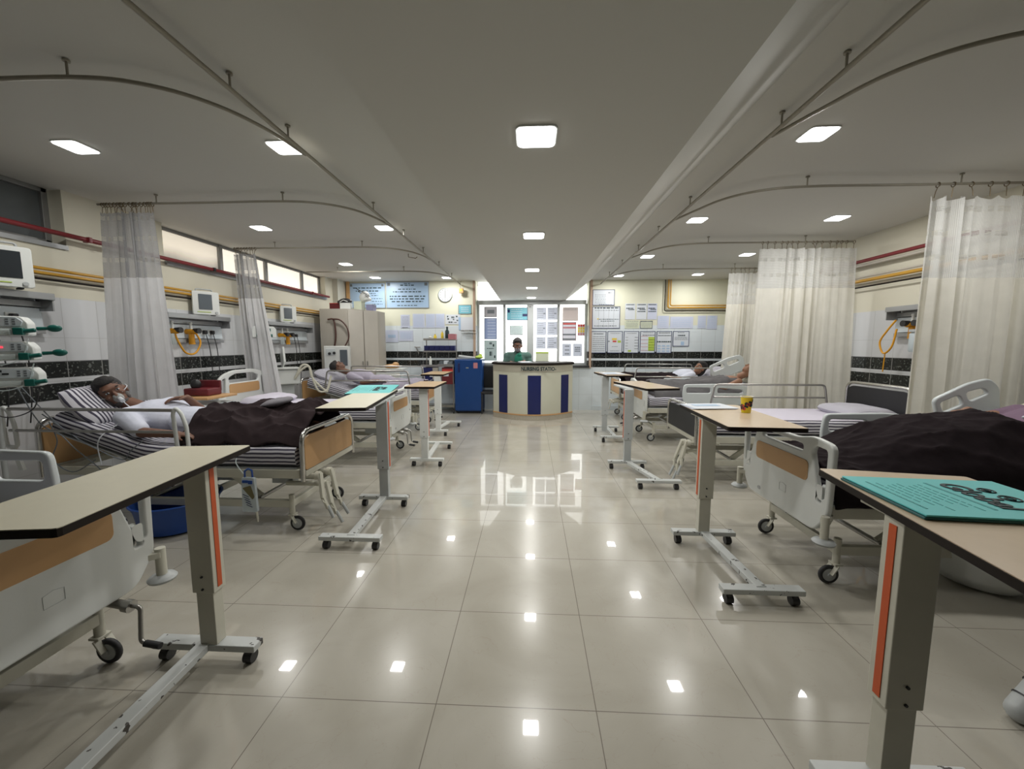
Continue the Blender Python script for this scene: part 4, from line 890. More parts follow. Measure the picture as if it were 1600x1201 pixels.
# ================================================================ ITEMS ON THE TABLES
def folder(label, c, L, W, rz, z, big=True, tilt=0):
    """teal file: local x is across the text lines' top direction"""
    t = thing('patient_folder', label, 'folder', (c[0], c[1], z), rz)
    t.rotation_euler = (tilt, 0, rz)
    a, b_ = L/2, W/2
    MB().box((0, 0, .004), (2*a, 2*b_, .008)).build('back_cover', 'tealdark', t, bevel=.002)
    cv = MB().box((.004, 0, .012), (2*a, 2*b_, .006)).build('front_cover', 'teal', t, bevel=.002)
    text('Global', .10, 'title_text', 'ink', t, T(a*.22, .01, .0165) @ RZ(-PI/2), .0012, .15, sx=.84, bold=.0016)
    b = MB()
    rnd = random.Random(3)
    for xx, y0, y1 in ((-a*.03, -.11, .12),): b.box((xx, (y0+y1)/2, .0155), (.010, y1-y0, .0010))
    for k in range(7):
        xx = -a*.18-.022*k; y = .10-.01*(k % 3)
        while y > -.12+.03*(k % 4): wd = rnd.uniform(.01, .035); b.box((xx, y-wd/2, .0155), (.004, wd, .0008)); y -= wd+.008
    xx = -a*.82; y = .11
    while y > -.11: wd = rnd.uniform(.008, .02); b.box((xx, y-wd/2, .0155), (.007, wd, .0008)); y -= wd+.004
    b.build('small_print', 'inkt', t)
    for y, r in ((.06, .020), (-.01, .024)):
        g = MB(); g.tube([(a*.52+r*math.cos(k*PI/8), y+r*math.sin(k*PI/8), .0156) for k in range(16)], .003, 5, True); g.tube([(a*.52+r*.45*math.cos(k*PI/5), y+r*.45*math.sin(k*PI/5), .0156) for k in range(10)], .003, 5, True)
        g.build('round_emblem', 'ink', t)
    return t
folder('large teal folder lettered in black on the right foreground table', (1.385, 1.285), .49, .34, R(-4), 1.001)
folder('teal folder lying at the far end of the left overbed table', (-1.62, 3.93), .42, .48, R(7), 1.031, tilt=R(4))
t = thing('plastic_bag', 'crumpled clear and yellow bag at the right edge of the foreground table', 'bag', (1.43, .93, 1.0))
m_ = MB(); m_.ball((0, 0, .035), (.085, .07, .045), u=28, v=16)
for v in m_.bm.verts: v.co += Vector((0, 0, 0)) + v.co.normalized()*.02*noise.noise(v.co*40); v.co.z = max(v.co.z, .001)
m_.build('bag_film', mat('crumpled_milky_film', (.62, .60, .42), .3, var=.5, scale=25), t, smooth=True)
t = thing('paper_cup', 'yellow paper cup with dark and red dots on the right table', 'cup', (1.595, 2.95, 1.0))
MB().lathe([(.030, 0), (.031, .002), (.040, .115), (.042, .118), (.040, .121), (.037, .118), (.029, .01)], (0, 0, 0), 28).build('cup_wall', 'yelc', t, smooth=True)
MB().tube([(.0405*math.cos(k*PI/14), .0405*math.sin(k*PI/14), .119) for k in range(28)], .0028, 6, True).build('rim', 'white', t, smooth=True)
rnd = random.Random(4)
for k in range(34):
    a = k*2.4; z = .012+.095*((k*.37) % 1); r = .0305+.0095*z/.115; q = Vector((r*math.cos(a), r*math.sin(a), z)); n_ = Vector((math.cos(a), math.sin(a), -.08)).normalized()
    MB().cyl(q-n_*.004, q+n_*.0012, .0125 if k % 2 else .008, seg=12).build('printed_dot', 'ink' if k % 3 else 'redp', t)
def sheets(label, c, z, L, W, rz, m='paper', n=3, name='paper_sheets'):
    t = thing(name, label, 'papers', (c[0], c[1], z), rz)
    for k in range(n): MB().box((.006*k, -.004*k, .002+.003*k), (W, L, .0025), (0, 0, .05*(k-1))).build('sheet', m if k else 'paperl', t)
    MB().box((0, .02, .002+.003*n), (W*.6, L*.3, .001)).build('printed_patch', 'signb', t)
sheets('blue and white papers beside the yellow cup on the right table', (1.42, 3.2), 1.001, .26, .34, R(4))
sheets('white papers on the farthest right overbed table', (1.33, 6.55), 1.021, .4, .3, R(8))
t = thing('urine_bag', 'clear drainage bag with blue clips hanging from the left chrome bed', 'drainage bag', (-2.13, 2.78, .50))
bm_ = MB(); bm_.prism(fil2([(-.05, 0), (.05, 0), (.055, -.17), (.06, -.27), (-.06, -.27), (-.055, -.1)], .015), 1, -.012, .012); bm_.build('bag_film', 'bag', t, bevel=.004)
MB().prism(fil2([(-.045, -.08), (.02, -.06), (.045, -.15), (.03, -.17)], .01), 1, -.015, -.012).build('amber_fluid', mat('olive_fluid', (.16, .14, .06), .3), t)
m_ = MB()
for k in range(5): m_.bar((-.045+.006*k, -.0135, -.13-.02*k), (.0+.006*k, -.0135, -.15-.02*k), .004, .002, (0, 1, 0))
m_.build('scale_marks', 'navy', t)
MB().tube([(-.03, 0, 0), (-.02, -.01, .05), (.0, 0, .065), (.02, .01, .05), (.03, 0, 0)], .007, 8).box((-.02, -.014, -.03), (.04, .01, .02)).box((.02, -.014, -.035), (.03, .01, .025)).build('blue_hook', 'bluep', t, smooth=True)
MB().cyl((.045, 0, -.27), (.05, 0, -.33), .008).cyl((.05, 0, -.33), (.05, 0, -.35), .006).build('drain_valve', 'hose', t)
MB().tube(smoothp([(-.02, 0, .0), (-.14, .06, .10), (-.18, .2, .14)], 6), .004, 6).build('drain_tube', 'clear', t, smooth=True)
t = thing('wash_basin', 'royal blue plastic tub on the floor under the left chrome bed', 'basin', (-2.92, 3.0, 0)); MB().lathe([(.20, 0), (.25, .02), (.28, .20), (.30, .24), (.295, .25), (.27, .2), (.23, .03)], (0, 0, 0), 32).build('tub_wall', 'bluep', t, smooth=True); MB().tube([(.30*math.cos(k*PI/16), .30*math.sin(k*PI/16), .245) for k in range(32)], .008, 6, True).build('rim', 'bluep', t, smooth=True)
t = thing('wash_basin', 'off white rounded tub on the floor under the right foreground bed', 'basin', (2.86, 2.52, 0)); MB().lathe([(.13, 0), (.2, .02), (.27, .10), (.30, .24), (.315, .26), (.29, .25), (.24, .1)], (0, 0, 0), 36).build('tub_wall', 'white', t, smooth=True)
# ================================================================ LEFT WALL EQUIPMENT
def monitor(label, loc, rz, w_=.30, h_=.26, d_=.14, scr='screen', group='bedside monitors', sw=.75, name='patient_monitor'):
    t = thing(name, label, 'monitor', loc, rz, group)     # faces local -y
    c = MB().prism(rr(-w_/2, 0, w_/2, h_, .02), 1, 0, .03).prism(rr(-w_/2+.03, .015, w_/2-.03, h_-.02, .02), 1, .03, d_).build('casing', 'white', t, bevel=.006)
    MB().prism(rr(-w_*sw/2-.01, h_*.22, w_*sw/2-.01, h_*.88, .006), 1, -.004, .002).build('screen', scr, t)
    MB().tube(fillet([(-w_*.3, .05, h_-.01), (-w_*.3, .05, h_+.03), (w_*.3, .05, h_+.03), (w_*.3, .05, h_-.01)], .02), .009, 8).build('carry_handle', 'greyenamel', t, smooth=True)
    MB().cyl((w_*.36, -.014, .03), (w_*.36, .0, .03), .016).build('knob', 'greyenamel', t)
    MB().box((-.03, -.003, .035), (w_*.5, .004, .008)).build('button_row', 'greenp', t)
    for x in (-w_*.3, w_*.3): MB().box((x, d_*.5, -.004), (.03, d_*.7, .012)).build('foot', 'dark', t)
    return t
def headpanel(y0, y1, tag_, z=1.86, flow=(), plugs=(), hose=None, x=-WX, sx=1):
    """aluminium bed head unit with shelf, socket plates, outlets; sx=+1 sticks out towards +x"""
    L = y1-y0; t = thing('bed_head_panel', tag_, 'wall panel', (x, (y0+y1)/2, 0), 0, 'bed head panels')
    MB().box((sx*.09, 0, z), (.18, L, .025)).box((sx*.175, 0, z-.02), (.012, L, .05)).build('shelf', 'alu', t, bevel=.003)
    MB().box((sx*.03, 0, z-.08), (.06, L, .05)).build('upper_rail', 'alu', t, bevel=.003)
    MB().box((sx*.02, 0, z-.20), (.04, L, .17)).build('socket_plate', 'wallt', t, bevel=.003)
    MB().box((sx*.03, 0, z-.315), (.06, L, .045)).build('lower_rail', 'alu', t, bevel=.003)
    for s in (-1, 1): MB().box((sx*.09, s*(L/2-.01), z-.08), (.16, .012, .12)).build('bracket', 'alu', t)
    for y in flow:
        g = thing('oxygen_flowmeter', f'yellow {"fitting with a yellow bottle" if y == flow[-1] else "fitting with a clear bottle"} on the {tag_.split(" panel")[0]} panel', 'flowmeter', (x+sx*.04, y, z-.2), 0, 'yellow gas fittings')
        MB().cyl((0, 0, 0), (sx*.10, 0, 0), .035, .028).ball((sx*.11, 0, 0), .035).build('valve_body', 'yel', g, smooth=True)
        MB().cyl((sx*.1, 0, .01), (sx*.17, 0, .01), .03, .034, 18).build('dial', 'black', g); MB().cyl((sx*.06, 0, .03), (sx*.06, 0, .10), .014).ball((sx*.06, 0, .105), .018).build('flow_tube', 'white', g, smooth=True)
        MB().cyl((sx*.06, 0, -.03), (sx*.06, 0, -.16), .03, .034, 18).build('collection_bottle', 'yel' if y == flow[-1] else 'clear', g)
    for y in plugs:
        MB().box((sx*.045, y-(y0+y1)/2, z-.20), (.012, .07, .07)).build('socket', 'white', t, bevel=.003)
        g = thing('power_plug', f'black power plug and cable in the {tag_.split(" panel")[0]} panel, {"farther" if y == plugs[-1] else "nearer"} of two', 'plug', (x+sx*.055, y, z-.2), 0, 'black power plugs')
        MB().box((sx*.02, 0, 0), (.04, .045, .05)).build('plug_body', 'black', g, bevel=.008); MB().tube(smoothp([(sx*.03, 0, -.02), (sx*.05, .02, -.2), (sx*.04, .05, -.45), (sx*.06, .02, -.7), (sx*.05, 0, -.9)], 5), .005, 6).build('cable', 'black', g, smooth=True)
    if hose:
        g = thing('gas_hose', f'yellow looped hose hanging from the {tag_.split(" panel")[0]} panel', 'hose', (x+sx*.12, hose[0], z-.2))
        a = hose[1]-hose[0]; MB().tube(smoothp([(0, 0, 0), (.02*sx, .02, -.12), (.03*sx, a*.3, -.26), (.03*sx, a*.7, -.27), (.02*sx, a, -.14), (0, a*.9, -.02)], 6), .011, 10).build('hose', 'yel', g, smooth=True)
    return t
headpanel(2.0, 3.32, 'nearest left panel with the large monitor', z=1.93, plugs=(2.95, 3.1))
headpanel(4.4, 5.35, 'second left panel between the two grey curtains', flow=(4.52, 4.78), plugs=(5.02, 5.14), hose=(4.52, 4.86))
headpanel(6.15, 7.45, 'third left panel beyond the narrow curtain', flow=(6.6, 6.75), plugs=(6.95, 7.05))
headpanel(4.45, 4.95, 'right wall panel between the cream curtains', z=1.93, flow=(4.55, 4.68), x=WX+.02, sx=-1)
t = thing('gas_hose', 'yellow looped hose hanging from the right wall panel', 'hose', (4.18, 4.75, 1.78)); MB().tube(smoothp([(0, 0, 0), (-.02, .08, -.12), (-.02, .16, -.25), (-.02, .10, -.38), (-.02, .0, -.30), (0, -.02, -.1)], 6), .010, 8).tube([(0, .1, -.38), (0, .11, -.6)], .006, 6).build('hose', 'yel', t, smooth=True)
t = thing('suction_jar', 'pale suction canister on the right wall below the panel', 'canister', (4.25, 4.55, 1.42)); MB().lathe([(.06, 0), (.07, .02), (.07, .2), (.05, .22)], (0, 0, 0), 20).build('jar', 'bag', t, smooth=True); MB().cyl((0, 0, .22), (0, 0, .25), .075).build('lid', 'greyenamel', t)
monitor('large monitor with dark screen on the shelf at the left frame edge', (-4.15, 2.93, 1.955), R(62), .36, .32, .14, 'screen', sw=.72)
monitor('monitor on the second left panel, screen turned to the aisle', (-4.24, 5.0, 1.885), R(62), .30, .30, .12, 'screen2', sw=.5)
monitor('smaller monitor on the third left panel near the tall cupboard', (-4.24, 6.75, 1.885), R(62), .28, .28, .12, 'screen2', sw=.5)
# stack of syringe pumps on a pole
t = thing('pump_pole', 'steel pole carrying three syringe pumps beside the left patient', 'pole', (-3.86, 2.62, 0))
MB().cyl((0, 0, .06), (0, 0, 1.72), .016).build('pole', 'greyenamel', t, smooth=True)
for k in range(5): a = k*2*PI/5; MB().bar((0, 0, .08), (.26*math.cos(a), .26*math.sin(a), .06), .03, .02).cyl((.26*math.cos(a), .26*math.sin(a), 0.005), (.26*math.cos(a), .26*math.sin(a), .05), .025).build('foot', 'greyenamel', t)
for k, (z, lb) in enumerate(((1.56, 'topmost'), (1.385, 'middle'), (1.20, 'lowest'))):
    g = thing('syringe_pump', f'white syringe pump with keypad, {lb} of the three on the pole at the left', 'syringe pump', (-3.72+.02*k, 2.58, z), R(38), 'syringe pumps')
    MB().prism(fil2([(-.16, 0), (.16, 0), (.16, .09), (.13, .135), (-.14, .135), (-.16, .11)], .015), 1, -.06, .08).build('casing', 'white', g, bevel=.008)
    MB().prism(fil2([(-.12, .065), (.13, .065), (.14, .10), (.11, .13), (-.11, .13)], .01), 1, -.072, -.058).build('keypad_face', 'wallt', g, bevel=.003)
    MB().box((-.05, -.074, .115), (.09, .003, .015)).build('display', 'screen', g); MB().box((.01, -.0745, .095), (.03, .003, .012)).build('red_display' if k < 2 else 'dark_display', 'ledr' if k < 2 else 'screen', g)
    m_ = MB()
    for i in range(2):
        for j in range(3): m_.box((.07+.03*i, -.074, .08+.016*j), (.014, .003, .009))
    for i in range(2): m_.box((-.09+.06*i, -.074, .085), (.012, .003, .02))
    m_.build('keys', 'inkg', g)
    MB().cyl((-.1, -.075, .03), (.08, -.075, .03), .018, seg=16).build('syringe', 'clear', g, smooth=True)
    MB().box((.12, -.075, .03), (.05, .05, .05)).cyl((.14, -.08, .03), (.2, -.08, .04), .015).build('syringe_driver', 'tealp', g, bevel=.006)
    if k < 2: MB().cyl((.2, -.05, .05), (.28, -.06, .055), .014, .010).ball((.285, -.06, .055), (.04, .016, .026)).build('plunger_lever', 'tealp', g, smooth=True)
    MB().tube(smoothp([(-.12, -.08, .02), (-.1, -.1, -.1), (0, -.12, -.2), (.12, -.1, -.16), (.16, -.08, -.02)], 6), .004, 6).build('infusion_line', 'dark' if k == 2 else 'clear', g, smooth=True)
# IV pole with one pump by the narrow curtain
t = thing('iv_pole', 'thin infusion pole with hooks standing before the narrow grey curtain', 'infusion pole', (-3.96, 5.32+.36, 0)); MB().cyl((0, 0, .06), (0, 0, 1.98), .012).bar((-.16, 0, 1.97), (.16, 0, 1.97), .008, .008).build('pole', 'steel', t, smooth=True)
for k in range(5): a = k*2*PI/5; MB().bar((0, 0, .07), (.2*math.cos(a), .2*math.sin(a), .05), .025, .02).cyl((.2*math.cos(a), .2*math.sin(a), .003), (.2*math.cos(a), .2*math.sin(a), .05), .022).build('foot', 'greyenamel', t)
t = thing('syringe_pump', 'single white syringe pump with green parts on the pole by the narrow curtain', 'syringe pump', (-3.9, 5.60, 1.60), R(35), 'syringe pumps'); MB().prism(fil2([(-.15, 0), (.15, 0), (.15, .12), (.12, .16), (-.13, .16), (-.15, .13)], .015), 1, -.05, .06).build('casing', 'white', t, bevel=.008); MB().box((.0, -.053, .11), (.16, .004, .04)).build('display', 'tealp', t); MB().cyl((-.1, -.06, .03), (.1, -.06, .03), .02).build('syringe', 'tealp', t, smooth=True)
# ventilator and its laptop-like screen, third bay
t = thing('ventilator', 'white ventilator with a tilted screen and cream hoses beside the far left patient', 'ventilator', (-4.0, 6.2, 0), R(40))
MB().box((0, 0, .98), (.36, .34, .24)).build('body', 'white', t, bevel=.02); MB().box((0, 0, .5), (.2, .2, .72)).build('stand', 'greyenamel', t, bevel=.01); MB().box((0, 0, .1), (.44, .44, .04)).build('base', 'greyenamel', t, bevel=.01)
for x in (-.18, .18):
    for y in (-.18, .18): MB().cyl((x-.01, y, .04), (x+.01, y, .04), .04).build('wheel', 'dark', t)
MB().bar((-.02, .02, 1.16), (-.02, .12, 1.40), .34, .03, (1, 0, 0)).build('display_housing', 'white', t, bevel=.006)
MB().bar((-.02, .0, 1.18), (-.02, .10, 1.38), .28, .006, (1, 0, 0)).build('display', 'screen2', t)
MB().box((0, -.1, 1.12), (.34, .22, .03)).build('keyboard_shelf', 'white', t, bevel=.006)
for k in range(2): MB().tube(smoothp([(.1, -.18, .95), (.2, -.25, 1.1+.06*k), (.30, -.28, 1.14), (.34, -.3, .95), (.42+.1*k, -.32, .74), (.55, -.32, .76), (.62, -.3, .98)], 6), .017, 10).build('breathing_hose', 'hose', t, smooth=True)
t = thing('dialysis_machine', 'boxy white machine with a grey side screen standing before the tall cupboard', 'medical machine', (-3.70, 7.36, 0), R(20))
MB().box((0, 0, 1.24), (.44, .3, .46)).build('cabinet', 'white', t, bevel=.012); MB().box((0, 0, .55), (.3, .26, .92)).build('stand', 'white', t, bevel=.012); MB().box((0, 0, .08), (.42, .4, .05)).build('base', 'greyenamel', t, bevel=.01)
MB().box((.12, -.155, 1.25), (.13, .01, .3)).build('grey_panel', 'screen2', t, bevel=.003); MB().box((-.1, -.155, 1.36), (.16, .012, .12)).build('control_plate', 'pale', t, bevel=.003); MB().cyl((-.12, -.16, 1.33), (-.12, -.2, 1.33), .025).cyl((-.04, -.16, 1.34), (-.04, -.2, 1.34), .025).build('knob', 'black', t)
for x in (-.18, .18):
    for y in (-.16, .16): MB().cyl((x-.01, y, .035), (x+.01, y, .035), .035).build('wheel', 'dark', t)
# bedside lockers
def locker(label, x, y, w_=.42, d_=.4, h_=.86, top='wood', rz=0):
    t = thing('bedside_locker', label, 'locker', (x, y, 0), rz, 'bedside lockers'); MB().box((0, 0, .43), (w_, d_, h_-.08)).build('cabinet', 'wallt', t, bevel=.006); MB().box((0, 0, h_), (w_+.03, d_+.03, .025)).build('top', top, t, bevel=.004)
    dr = MB().box((0, -d_/2-.006, h_-.14), (w_-.05, .012, .15)).build('drawer', 'white', t, bevel=.003); MB().ball((0, -d_/2-.022, h_-.14), .012).build('knob', 'steel', dr)
    MB().box((0, -d_/2-.006, .38), (w_-.05, .012, .5)).build('door', 'white', t, bevel=.003)
    for sx_ in (-1, 1):
        for sy in (-1, 1): MB().cyl((sx_*(w_/2-.04), sy*(d_/2-.04), 0), (sx_*(w_/2-.04), sy*(d_/2-.04), .06), .018).build('foot', 'dark', t)
    return t
locker('bedside locker with wooden top and a maroon case at the left curtain', -3.66, 4.18, h_=.92)
t = thing('carry_case', 'open maroon case with a black pouch on the bedside locker', 'case', (-3.68, 4.2, .935)); MB().box((0, 0, .04), (.28, .2, .08)).build('case_body', 'maroon', t, bevel=.012); MB().box((.0, .09, .10), (.28, .03, .12)).build('case_lid', 'maroon', t, bevel=.01); MB().ball((-.06, -.02, .12), (.05, .05, .06)).build('black_pouch', 'black', t, smooth=True)
locker('white bedside locker at the far left by the tall cupboard with brown cloth on it', -3.0, 8.3, .55, .4, .98, 'white')
t = thing('folded_cloth', 'brown and cream cloth heap on the far white locker', 'cloth', (-2.98, 8.28, .995)); MB().ball((0, 0, .04), (.17, .12, .05)).ball((.08, 0, .08), (.07, .07, .05)).build('cloth_folds', 'wood', t, smooth=True)
t = thing('ringed_post', 'slanted grey post with two black rings at the lower right frame edge', 'post', (1.96, 1.52, 0))
ax_ = Vector((.30, .06, .32)).normalized(); MB().cyl(Vector((0, 0, .045)), Vector((0, 0, .045))+ax_*.5, .045, .036, 24).ball((0, 0, .046), .045).build('post_body', 'greyenamel', t, smooth=True)
for d_ in (.05, .12): q = Vector((0, 0, .045))+ax_*d_; MB().cyl(q, q+ax_*.006, .0475, seg=24).build('black_ring', 'black', t, smooth=True)
# pillows, coverings
pillow('pillow', 'striped pillow standing upright behind the head of the patient in white', (-3.64, 3.12, .98), (.21, .24, .075), (0, R(48), R(10)), 'strip', 1)
pillow('pillow', 'flat lavender striped pillow on the empty left bed', (-3.55, 5.13, .755), (.22, .34, .07), (0, 0, 0), 'lavt', 2)
pillow('pillow', 'fine striped pillow on the empty right bed with the black panel', (3.66, 4.55, .755), (.24, .34, .07), (0, 0, 0), 'stripw', 3)
pillow('pillow', 'pale green pillow at the raised head of the dark blanketed patient on the right', (3.80, 2.85, 1.02), (.22, .33, .08), (0, R(-26), 0), 'pilc', 4)
pillow('pillow', 'pale pillow under the head on the third right bed', (3.62, 6.45, .99), (.2, .3, .07), (0, R(-22), 0), 'pilc', 5)
pillow('pillow', 'striped pillow behind the dark haired patient on the far right bed', (3.72, 8.15, .93), (.2, .3, .08), (0, R(-28), 0), 'stripw', 6)
pillow('pillow', 'grey white pillow under the head of the far left patient', (-3.7, 7.05, .93), (.2, .3, .08), (0, R(24), 0), 'stripw', 7)
# ================================================================ PEOPLE
def blob(parts, name, m, parent, vox=.008, sm=8, xf=None):
    """capsules and ellipsoids fused into ONE continuous surface"""
    b = MB()
    for p in parts:
        if p[0] == 'c': b.cap(p[1], p[2], p[3], p[4])
        else: b.ball(p[1], p[2], p[3] if len(p) > 3 else None, 20, 12)
    o = b.build(name, m, parent, smooth=False, xf=xf)
    k = o.modifiers.new('fuse', 'REMESH'); k.mode = 'VOXEL'; k.voxel_size = vox; k.use_smooth_shade = True
    if sm: k = o.modifiers.new('soft', 'SMOOTH'); k.iterations = sm; k.factor = .5
    return o
def lerp(a, b, t): return tuple(Vector(a).lerp(Vector(b), t))
def head_parts(c, fwd, upv, s=1.0):
    """skull, jaw, nose, ears, lips, neck stub as parts; fwd = where the face looks"""
    f = Vector(fwd).normalized(); u = Vector(upv); u = (u-f*u.dot(f)).normalized(); r = f.cross(u)
    Mx = Matrix((r, f, u)).transposed(); e = Mx.to_euler(); c = Vector(c)
    P = lambda x, y, z: tuple(c+(r*x+f*y+u*z)*s)
    L = [('b', P(0, -.012, .025), (.077*s, .096*s, .095*s), e), ('b', P(0, .02, -.045), (.060*s, .068*s, .070*s), e), ('b', P(0, .058, -.088), (.026*s, .022*s, .02*s), e),
         ('b', P(0, .094, -.012), (.012*s, .016*s, .026*s), e), ('b', P(0, .102, -.028), (.017*s, .014*s, .012*s), e), ('b', P(0, .082, -.058), (.025*s, .011*s, .007*s), e), ('b', P(0, .080, -.068), (.021*s, .011*s, .007*s), e),
         ('b', P(0, .078, .034), (.052*s, .018*s, .012*s), e), ('b', P(.04, .062, -.018), (.022*s, .02*s, .02*s), e), ('b', P(-.04, .062, -.018), (.022*s, .02*s, .02*s), e),
         ('b', P(.079, -.005, -.008), (.010*s, .018*s, .032*s), e), ('b', P(-.079, -.005, -.008), (.010*s, .018*s, .032*s), e)]
    return L, P, e
def face(t, P, e, s=1, closed=False, brow='hair'):
    for sx in (-1, 1):
        MB().ball(P(.031*sx, .078, .012), (.0125*s, .009*s, .0068*s), e, 12, 8).build('eye', 'mask' if not closed else 'skin', t, smooth=True)
        if not closed: MB().ball(P(.031*sx, .0862, .012), (.0065*s, .003*s, .0065*s), e, 10, 6).build('iris', 'black', t, smooth=True)
        MB().ball(P(.033*sx, .086, .034), (.020*s, .006*s, .0045*s), e, 12, 6).build('eyebrow', brow, t, smooth=True)
def hair(t, P, e, s=1, m='hair', long=0, back=.0):
    b = MB()
    b.ball(P(0, -.026, .045), (.084*s, .097*s, .094*s), e, 28, 18); b.ball(P(0, .03, .09), (.062*s, .05*s, .035*s), e, 20, 12)
    if long: b.ball(P(0, -.07, -.03), (.07*s, .05*s, .10*s), e, 20, 12)
    for v in b.bm.verts: v.co += (v.co-Vector(P(0, 0, .02))).normalized()*.009*noise.noise(v.co*55)
    o = b.build('hair', m, t, smooth=True); return o
def hand_parts(wr, d, pn, s=1, curl=.5, side_=1):
    """wrist point, finger direction, palm normal -> palm, five fingers"""
    d = Vector(d).normalized(); pn = Vector(pn); pn = (pn-d*pn.dot(d)).normalized(); a = d.cross(pn)*side_; w_ = Vector(wr)
    L = []
    for k in range(4): L.append(('c', tuple(w_+d*.01+a*(.010*(k-1.5))), tuple(w_+d*.088*s+a*(.021*(k-1.5))*s), .015*s, .0115*s))
    for k, ln in enumerate((.066, .078, .074, .058)):
        p0 = w_+d*.088*s+a*(.021*(k-1.5))*s; n1 = (d+pn*curl*.5).normalized(); p1 = p0+n1*ln*.5*s; n2 = (d+pn*curl*1.5).normalized(); p2 = p1+n2*ln*.32*s; n3 = (d+pn*curl*2.6).normalized(); p3 = p2+n3*ln*.22*s
        L += [('c', tuple(p0), tuple(p1), .0095*s, .009*s), ('c', tuple(p1), tuple(p2), .009*s, .0082*s), ('c', tuple(p2), tuple(p3), .0082*s, .0072*s)]
    q0 = w_+d*.03*s-a*.028*s; q1 = q0+(d*.55-a*.6+pn*.3)*.045*s; q2 = q1+(d*.9-a*.2+pn*.4)*.032*s
    L += [('c', tuple(q0), tuple(q1), .013*s, .0105*s), ('c', tuple(q1), tuple(q2), .0105*s, .008*s)]
    return L
def blanket(label, x0, x1, y0, y1, ztop, m, zfun, drop0=.1, drop1=.1, seed=0, nx=110, ny=90, fold=.022, name='blanket', skip=None):
    """cloth heap: height from zfun(x, y), edges hang down; real closed thickness"""
    t = thing(name, label, 'blanket', ((x0+x1)/2, (y0+y1)/2, ztop)); c = Vector(((x0+x1)/2, (y0+y1)/2, ztop))
    def P(u, v):
        x = x0+(x1-x0)*u; y = y0+(y1-y0)*v
        h = zfun(x, y)
        q = Vector((x*4.0+seed, y*5.5, seed)); rid = 1-abs(noise.noise(q*.75)); rid2 = 1-abs(noise.noise(Vector((x*2.5+y*8, y*3-x*2, seed+5))))
        h += fold*(rid**3)*1.1+fold*.6*rid2**4 + .006*noise.noise(q*5)
        e0 = min(v/.10, 1); e1 = min((1-v)/.10, 1); h -= drop0*(1-e0)**2 + drop1*(1-e1)**2
        x += .02*noise.noise(Vector((y*4, seed, u*2))); y += .015*noise.noise(Vector((x*5, seed+3, v*2)))
        return Vector((x, y, h))-c
    o = MB().grid(nx, ny, P, lambda u, v: (u*(x1-x0), v*(y1-y0))).build('cloth', m, t, smooth=True, keep=True)
    for p in o.data.polygons: p.use_smooth = True
    k = o.modifiers.new('thick', 'SOLIDIFY'); k.thickness = .014; k.offset = 1 if x1 < x0 else -1
    return t
def g2(x, y, cx, cy, sx, sy, a=0):
    dx, dy = x-cx, y-cy; c, s = math.cos(a), math.sin(a); p, q = dx*c+dy*s, -dx*s+dy*c
    return math.exp(-(p/sx)**2-(q/sy)**2)

# --- patient in white, second left bed
t = thing('person', 'bearded patient in a white shirt with an oxygen mask lying in the left chrome bed', 'person', (-3.1, 3.29, .7))
O = Vector((-3.1, 3.29, .7))
def W(*p): return tuple(Vector(p)-O)
hc = W(-3.585, 3.17, 1.085); fwd = Vector((.80, -.62, .10)); upv = Vector((-.42, -.30, .86))
hp, P, e = head_parts(hc, fwd, upv, 1.14)
sh0, sh1 = W(-3.32, 3.02, .90), W(-3.36, 3.47, .93)
body = hp+[('c', P(0, -.03, -.06), W(-3.40, 3.22, .95), .055, .06), ('b', W(-3.20, 3.26, .88), (.20, .20, .11), (0, R(18), 0)), ('b', W(-2.95, 3.28, .82), (.19, .18, .11), (0, R(12), 0)), ('b', W(-2.72, 3.29, .78), (.17, .18, .10)),
     ('c', sh0, sh1, .07, .07), ('c', sh0, W(-3.10, 2.93, .80), .055, .043), ('c', W(-3.10, 2.93, .80), W(-2.82, 2.945, .785), .042, .028),
     ('c', sh1, W(-3.10, 3.56, .84), .055, .044), ('c', W(-3.10, 3.56, .84), W(-3.10, 3.36, 1.02), .042, .03),
     ('c', W(-2.72, 3.18, .77), W(-2.30, 3.16, .80), .08, .06), ('c', W(-2.30, 3.16, .80), W(-1.95, 3.18, .75), .055, .045), ('c', W(-2.72, 3.40, .77), W(-2.30, 3.42, .80), .08, .06), ('c', W(-2.30, 3.42, .80), W(-1.92, 3.42, .76), .055, .045)]
body += hand_parts(W(-2.82, 2.945, .785), (1, .02, -.02), (0, .1, -1), 1.0, .35)
body += hand_parts(W(-3.10, 3.36, 1.02), (-.35, -.8, .05), (.3, -.1, -1), 1.08, .55, -1)
blob(body, 'body', 'skin', t, .006, 5)
face(t, P, e, 1.14); hair(t, P, e, 1.14)
bd = MB(); bd.ball(P(0, .038, -.08), (.056, .052, .036), e, 20, 12); bd.ball(P(.05, .02, -.055), (.022, .045, .05), e); bd.ball(P(-.05, .02, -.055), (.022, .045, .05), e)
for v in bd.bm.verts: v.co += Vector((1, 1, 1))*.004*noise.noise(v.co*80)
bd.build('beard', 'beard', t, smooth=True)
shirt = [('b', W(-3.22, 3.26, .885), (.215, .225, .125), (0, R(18), 0)), ('b', W(-2.96, 3.28, .825), (.20, .195, .125), (0, R(12), 0)), ('c', sh0, sh1, .085, .085), ('c', sh0, lerp(sh0, W(-3.10, 2.93, .80), .82), .075, .066), ('c', sh1, lerp(sh1, W(-3.10, 3.56, .84), .85), .075, .066)]
blob(shirt, 'shirt', 'shirt', t, .01, 4)
t = thing('oxygen_mask', 'clear oxygen mask with straps over the nose of the bearded patient', 'mask', tuple(Vector(P(0, .1, -.04))+O)); o_ = Vector(P(0, .1, -.04))
Q = lambda x, y, z: tuple(Vector(P(x, y, z))-o_)
